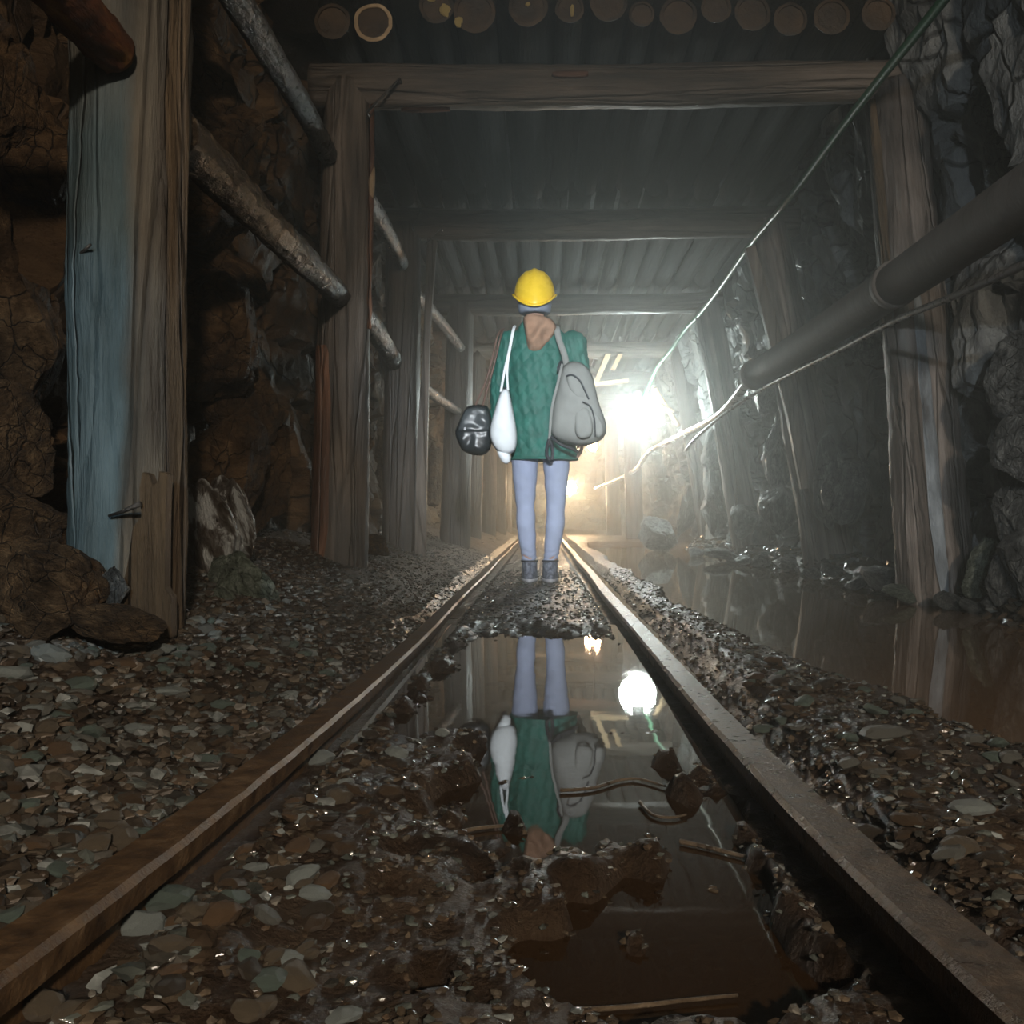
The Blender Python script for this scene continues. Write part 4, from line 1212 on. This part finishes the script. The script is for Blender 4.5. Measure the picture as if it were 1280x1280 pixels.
# coat, quilted
bm = bmesh.new()
loft(bm, [(0.675, 0.022, 0, 0.182, 0.128), (0.78, 0.014, 0, 0.185, 0.132), (0.95, 0.0, 0, 0.172, 0.122), (1.10, -0.006, 0, 0.172, 0.118), (1.25, -0.008, 0, 0.182, 0.115), (1.34, -0.006, 0, 0.170, 0.10),
          (1.395, -0.010, 0, 0.115, 0.082), (1.43, -0.016, 0, 0.078, 0.072), (1.455, -0.02, 0, 0.070, 0.068)], 36)
for s in (-1, 1):
    a, b, c = [Vector(q) for q in ARM[s]]
    capsule(bm, a + Vector((0, 0, -0.01)), b, 0.072, 0.056, 18); capsule(bm, b, c + (b - c) * 0.06, 0.056, 0.043, 18)
def quilt(co, no):
    u = co[:, 0] + 0.12 * no[:, 0]; z = co[:, 2]
    ca = np.abs(np.sin((u * 0.80 + z) * PI / 0.072)); cb = np.abs(np.sin((u * 0.80 - z) * PI / 0.072))
    q = np.minimum(ca, cb) ** 0.5
    return 0.0055 * (q - 0.6) + 0.005 * np.sin(z * 31 + u * 27) * np.sin(u * 43 - z * 11)
coat = fuse('quilted_coat', bm, M['coat'], walker, 0.0065, quilt, 5)
# hem trim
tube('hem', [(0.022 + 0.184 * math.cos(t), 0.130 * math.sin(t), 0.676) for t in np.linspace(0, 2 * PI, 40)], 0.006, M['coat'], coat, 8)

def pillow(name, outline, depth_front, depth_back, mat, parent, power=2.2, rings=10, up=3, wrinkle=0.0, seed=0, passes=2):
    """cushion-like solid from an outline given as (x, y, z) points, swelling towards the viewer (-Y)"""
    pts = [Vector(p) for p in outline]
    dens = []
    for i in range(len(pts)):
        a, b = pts[i], pts[(i + 1) % len(pts)]
        for k in range(up): dens.append(a.lerp(b, k / up))
    for _ in range(passes):
        dens = [(dens[i - 1] + dens[i] * 2 + dens[(i + 1) % len(dens)]) / 4 for i in range(len(dens))]
    n = len(dens)
    c = sum(dens, Vector()) / n
    v, f = [], []
    def lay(sign, dep):
        idx = []
        for j in range(rings + 1):
            s = 1 - j / rings
            row = []
            for i in range(n):
                if j == rings and i > 0: row.append(row[0]); continue
                q = c + (dens[i] - c) * s
                d = dep * max(0.0, 1 - s ** power) ** 0.5
                d *= 1 + wrinkle * noise.noise((q.x * 18 + seed, q.z * 18, seed))
                v.append(q + Vector((0, sign * d, 0))); row.append(len(v) - 1)
            idx.append(row)
        return idx
    A = lay(-1, depth_front); B = lay(1, depth_back)
    for I, fl in ((A, False), (B, True)):
        for j in range(rings):
            for i in range(n):
                q = [I[j][i], I[j][(i + 1) % n], I[j + 1][(i + 1) % n], I[j + 1][i]]
                q = [x for k, x in enumerate(q) if x not in q[:k]]
                if len(q) > 2: f.append(q[::-1] if fl else q)
    me = mesh(name, v, f)
    bmm = bmesh.new(); bmm.from_mesh(me); bmesh.ops.remove_doubles(bmm, verts=bmm.verts, dist=1e-5); bmesh.ops.recalc_face_normals(bmm, faces=bmm.faces); bmm.to_mesh(me); bmm.free()
    return link(name, me, mat, parent)

# hood hanging down the back
pillow('hood', [W(a, b, -0.085) for a, b in [(653, 396), (662, 392), (676, 394), (690, 399), (696, 408), (694, 417), (684, 430), (676, 440), (665, 443), (659, 438), (657, 420)]], 0.068, 0.05, M['hood'], walker, 2.6, 12, 4, 0.7, 4)
# knitted cap below the helmet
bm = bmesh.new()
loft(bm, [(HC.z - 0.085, HC.x, 0.0, 0.076, 0.088), (HC.z - 0.075, HC.x, 0.0, 0.088, 0.102), (HC.z - 0.04, HC.x, 0.0, 0.094, 0.110), (HC.z + 0.02, HC.x, 0.005, 0.096, 0.112), (HC.z + 0.06, HC.x, 0.01, 0.085, 0.10)], 28)
fuse('knitted_cap', bm, M['beanie'], walker, 0.008)
# helmet: shell with ridge, rim low at the nape, peak in front
v, f = [], []
NS, NR = 48, 16
hz0 = HC.z + 0.026
for j in range(NR + 1):
    a = (PI / 2) * j / NR
    for i in range(NS):
        th = 2 * PI * i / NS
        cx, cy = math.cos(th), math.sin(th)
        k = math.cos(a) ** 0.85
        rx, ry = 0.112 * k, 0.138 * k
        z = 0.134 * math.sin(a)
        ridge = 0.010 * math.exp(-((cx * rx) / 0.020) ** 2) * sm(0.25, 0.8, math.sin(a)) + 0.005 * math.exp(-((abs(cx * rx) - 0.05) / 0.010) ** 2) * sm(0.25, 0.7, math.sin(a)) * (1 - sm(0.9, 1, math.sin(a)))
        dip = -0.088 * max(0, -cy) ** 1.5 * (1 - math.sin(a)) + 0.004 * max(0, cy) * (1 - math.sin(a))
        v.append((HC.x + cx * rx, 0.012 + cy * ry, hz0 + z + ridge + dip))
for j in range(NR):
    for i in range(NS):
        f.append((j * NS + i, j * NS + (i + 1) % NS, (j + 1) * NS + (i + 1) % NS, (j + 1) * NS + i))
me = mesh('helmet', v, f)
hel = link('helmet', me, M['helmet'], walker)
sd_ = hel.modifiers.new('s', 'SOLIDIFY'); sd_.thickness = 0.004; sd_.offset = -1
rim = []
for i in range(NS + 1):
    th = 2 * PI * i / NS; cx, cy = math.cos(th), math.sin(th)
    fl = 1.045 + 0.20 * max(0, cy) ** 3
    rim.append((HC.x + cx * 0.112 * (1.03 + 0.03 * abs(cx)), 0.012 + cy * 0.138 * fl, hz0 - 0.088 * max(0, -cy) ** 1.5 + 0.004 * max(0, cy)))
tube('rim', rim, 0.0065, M['helmet'], hel, 8)

# white drawstring bag on the left of the back (carried: a thing of its own)
def own(name, label, cat, loc):
    e = empty(name, loc); return tag(e, label, cat)
def ch(o, par):
    o.parent = par; o.matrix_parent_inverse = Matrix.Translation(-Vector(par.location)); return o
def WP(px, py, dy): return P(px, py, 5.54 + dy)
bag = own('drawstring_bag', 'white cloth drawstring bag slung over the left side of the back', 'bag', WP(632, 575, -0.18))
ch(pillow('pouch', [WP(a, b, -0.19) for a, b in [(626, 488), (633, 484), (637, 489), (640, 505), (645, 530), (647, 548), (645, 562), (640, 567), (630, 569), (619, 563), (612, 548), (612, 535), (616, 520), (621, 503)]],
          0.075, 0.05, M['white_cloth'], None, wrinkle=0.12), bag)
ch(pillow('bottom_corner', [WP(a, b, -0.175) for a, b in [(617, 556), (630, 562), (638, 566), (639, 577), (633, 581), (626, 577)]], 0.03, 0.03, M['white_cloth'], None, wrinkle=0.2), bag)
ch(tube('cord', [WP(643, 408, -0.02), WP(641, 414, -0.115), WP(636, 440, -0.155), WP(631, 462, -0.18), WP(626, 490, -0.19)], 0.0075, M['white_cloth'], None, 8, 8), bag)
ch(tube('cord', [WP(644, 408, -0.02), WP(642, 414, -0.115), WP(637, 440, -0.157), WP(634, 465, -0.18), WP(635, 488, -0.19)], 0.0065, M['white_cloth'], None, 8, 8), bag)
ch(rock('eyelet', WP(631, 485, -0.205), (0.008, 0.008, 0.010), M['dark_cloth'], 4, (0, 0, 0), None, 2, True), bag)

# black handbag at the left hip
hb = own('handbag', 'shiny black leather handbag hanging at the left hip', 'bag', WP(590, 570, 0.0))
ch(pillow('bag_body', [WP(a, b, -0.02) for a, b in [(583, 508), (596, 505), (610, 507), (614, 520), (616, 545), (613, 562), (604, 570), (590, 569), (577, 563), (571, 550), (568, 540), (575, 524)]], 0.055, 0.06, M['leather'], None, 7, 12, 6, 0.25, 2, 3), hb)
ch(pillow('flap', [WP(a, b, -0.068) for a, b in [(581, 511), (596, 508), (609, 511), (613, 528), (612, 540), (598, 541), (583, 540), (571, 539), (576, 524)]], 0.020, 0.02, M['leather_flap'], None, 7, 12, 6, 0.6, 3, 3), hb)
ch(pillow('zip_pull', [WP(a, b, -0.115) for a, b in [(579, 535), (582, 533), (583, 537), (580, 539)]], 0.005, 0.005, M['sole'], None), hb)
ch(tube('strap', [WP(628, 411, 0.03), WP(622, 420, -0.078), WP(616, 445, -0.06), WP(608, 475, -0.055), WP(594, 507, -0.03)], 0.006, M['strap_brown'], None, 8, 8), hb)
ch(tube('strap', [WP(630, 411, 0.03), WP(626, 420, -0.085), WP(619, 450, -0.07), WP(611, 480, -0.06), WP(603, 508, -0.03)], 0.006, M['strap_brown'], None, 8, 8), hb)

# grey rucksack over the right shoulder
rk = own('rucksack', 'grey canvas rucksack hanging from the right shoulder', 'rucksack', WP(720, 560, -0.18))
ch(pillow('sack', [WP(a, b, -0.20) for a, b in [(702, 459), (712, 451), (726, 452), (738, 462), (744, 482), (748, 503), (757, 525), (759, 540), (752, 551), (735, 558), (716, 557), (700, 552), (690, 547), (687, 535), (691, 505), (697, 480)]],
          0.105, 0.07, M['grey_cloth'], None, 3.0, 12, 3, 0.10, 6), rk)
ch(pillow('lid', [WP(a, b, -0.285) for a, b in [(707, 470), (712, 467), (722, 470), (730, 482), (736, 499), (728, 502), (718, 500), (711, 488)]], 0.028, 0.02, M['grey_cloth'], None, 3, wrinkle=0.2, seed=8), rk)
ch(tube('lid_edge', [WP(708, 470, -0.302), WP(716, 469, -0.312), WP(725, 476, -0.315), WP(732, 490, -0.308), WP(736, 499, -0.298)], 0.005, M['dark_cloth'], None, 8, 6), rk)
ch(pillow('pocket', [WP(a, b, -0.27) for a, b in [(737, 515), (743, 512), (753, 528), (756, 540), (750, 549), (742, 545)]], 0.035, 0.02, M['grey_cloth'], None, 3, wrinkle=0.2, seed=9), rk)
ch(pillow('pocket', [WP(a, b, -0.29) for a, b in [(717, 510), (735, 506), (741, 525), (742, 545), (728, 550), (718, 545)]], 0.030, 0.02, M['grey_cloth'], None, 3.5, wrinkle=0.2, seed=10), rk)
ch(tube('pocket_seam', [WP(728, 502, -0.318), WP(738, 508, -0.318), WP(743, 524, -0.315), WP(744, 546, -0.29)], 0.004, M['dark_cloth'], None, 8, 6), rk)
def band(pts, wd, th, n=8):
    pts = smooth_pts(pts, n); v, f = [], []
    for j, p in enumerate(pts):
        d = (pts[min(j + 1, len(pts) - 1)] - pts[max(j - 1, 0)]).normalized()
        a = d.cross(Vector((0, 1, 0)))
        if a.length < 0.2: a = Vector((1, 0, 0))
        a.normalize(); nn = a.cross(d).normalized()
        for (s1, s2) in ((-1, -1), (1, -1), (1, 1), (-1, 1)): v.append(p + a * s1 * wd / 2 + nn * s2 * th / 2)
    for j in range(len(pts) - 1):
        for i in range(4): f.append((j * 4 + i, j * 4 + (i + 1) % 4, j * 4 + 4 + (i + 1) % 4, j * 4 + 4 + i))
    f.append((3, 2, 1, 0)); k = (len(pts) - 1) * 4; f.append((k, k + 1, k + 2, k + 3))
    return mesh('band', v, f)
ch(link('shoulder_strap', band([WP(697, 408, 0.04), WP(696, 410, -0.085), WP(699, 425, -0.135), WP(705, 442, -0.165), WP(709, 458, -0.20)], 0.032, 0.008), M['grey_cloth']), rk)
ch(link('side_strap', band([WP(703, 455, -0.205), WP(697, 480, -0.25), WP(690, 510, -0.25), WP(687, 545, -0.22), WP(686, 556, -0.19)], 0.014, 0.006), M['grey_cloth']), rk)
ch(link('buckle_strap', band([WP(702, 452, -0.14), WP(699, 458, -0.17), WP(698, 464, -0.17)], 0.02, 0.008), M['dark_cloth']), rk)
ch(tube('bottom_piping', [WP(689, 546, -0.235), WP(700, 555, -0.25), WP(715, 561, -0.24), WP(722, 565, -0.20)], 0.009, M['dark_cloth'], None, 8, 6), rk)
ch(link('loose_strap', band([WP(688, 545, -0.22), WP(684, 558, -0.20), WP(684, 570, -0.18), WP(689, 575, -0.18), WP(691, 565, -0.18), WP(689, 550, -0.2)], 0.018, 0.006), M['dark_cloth']), rk)
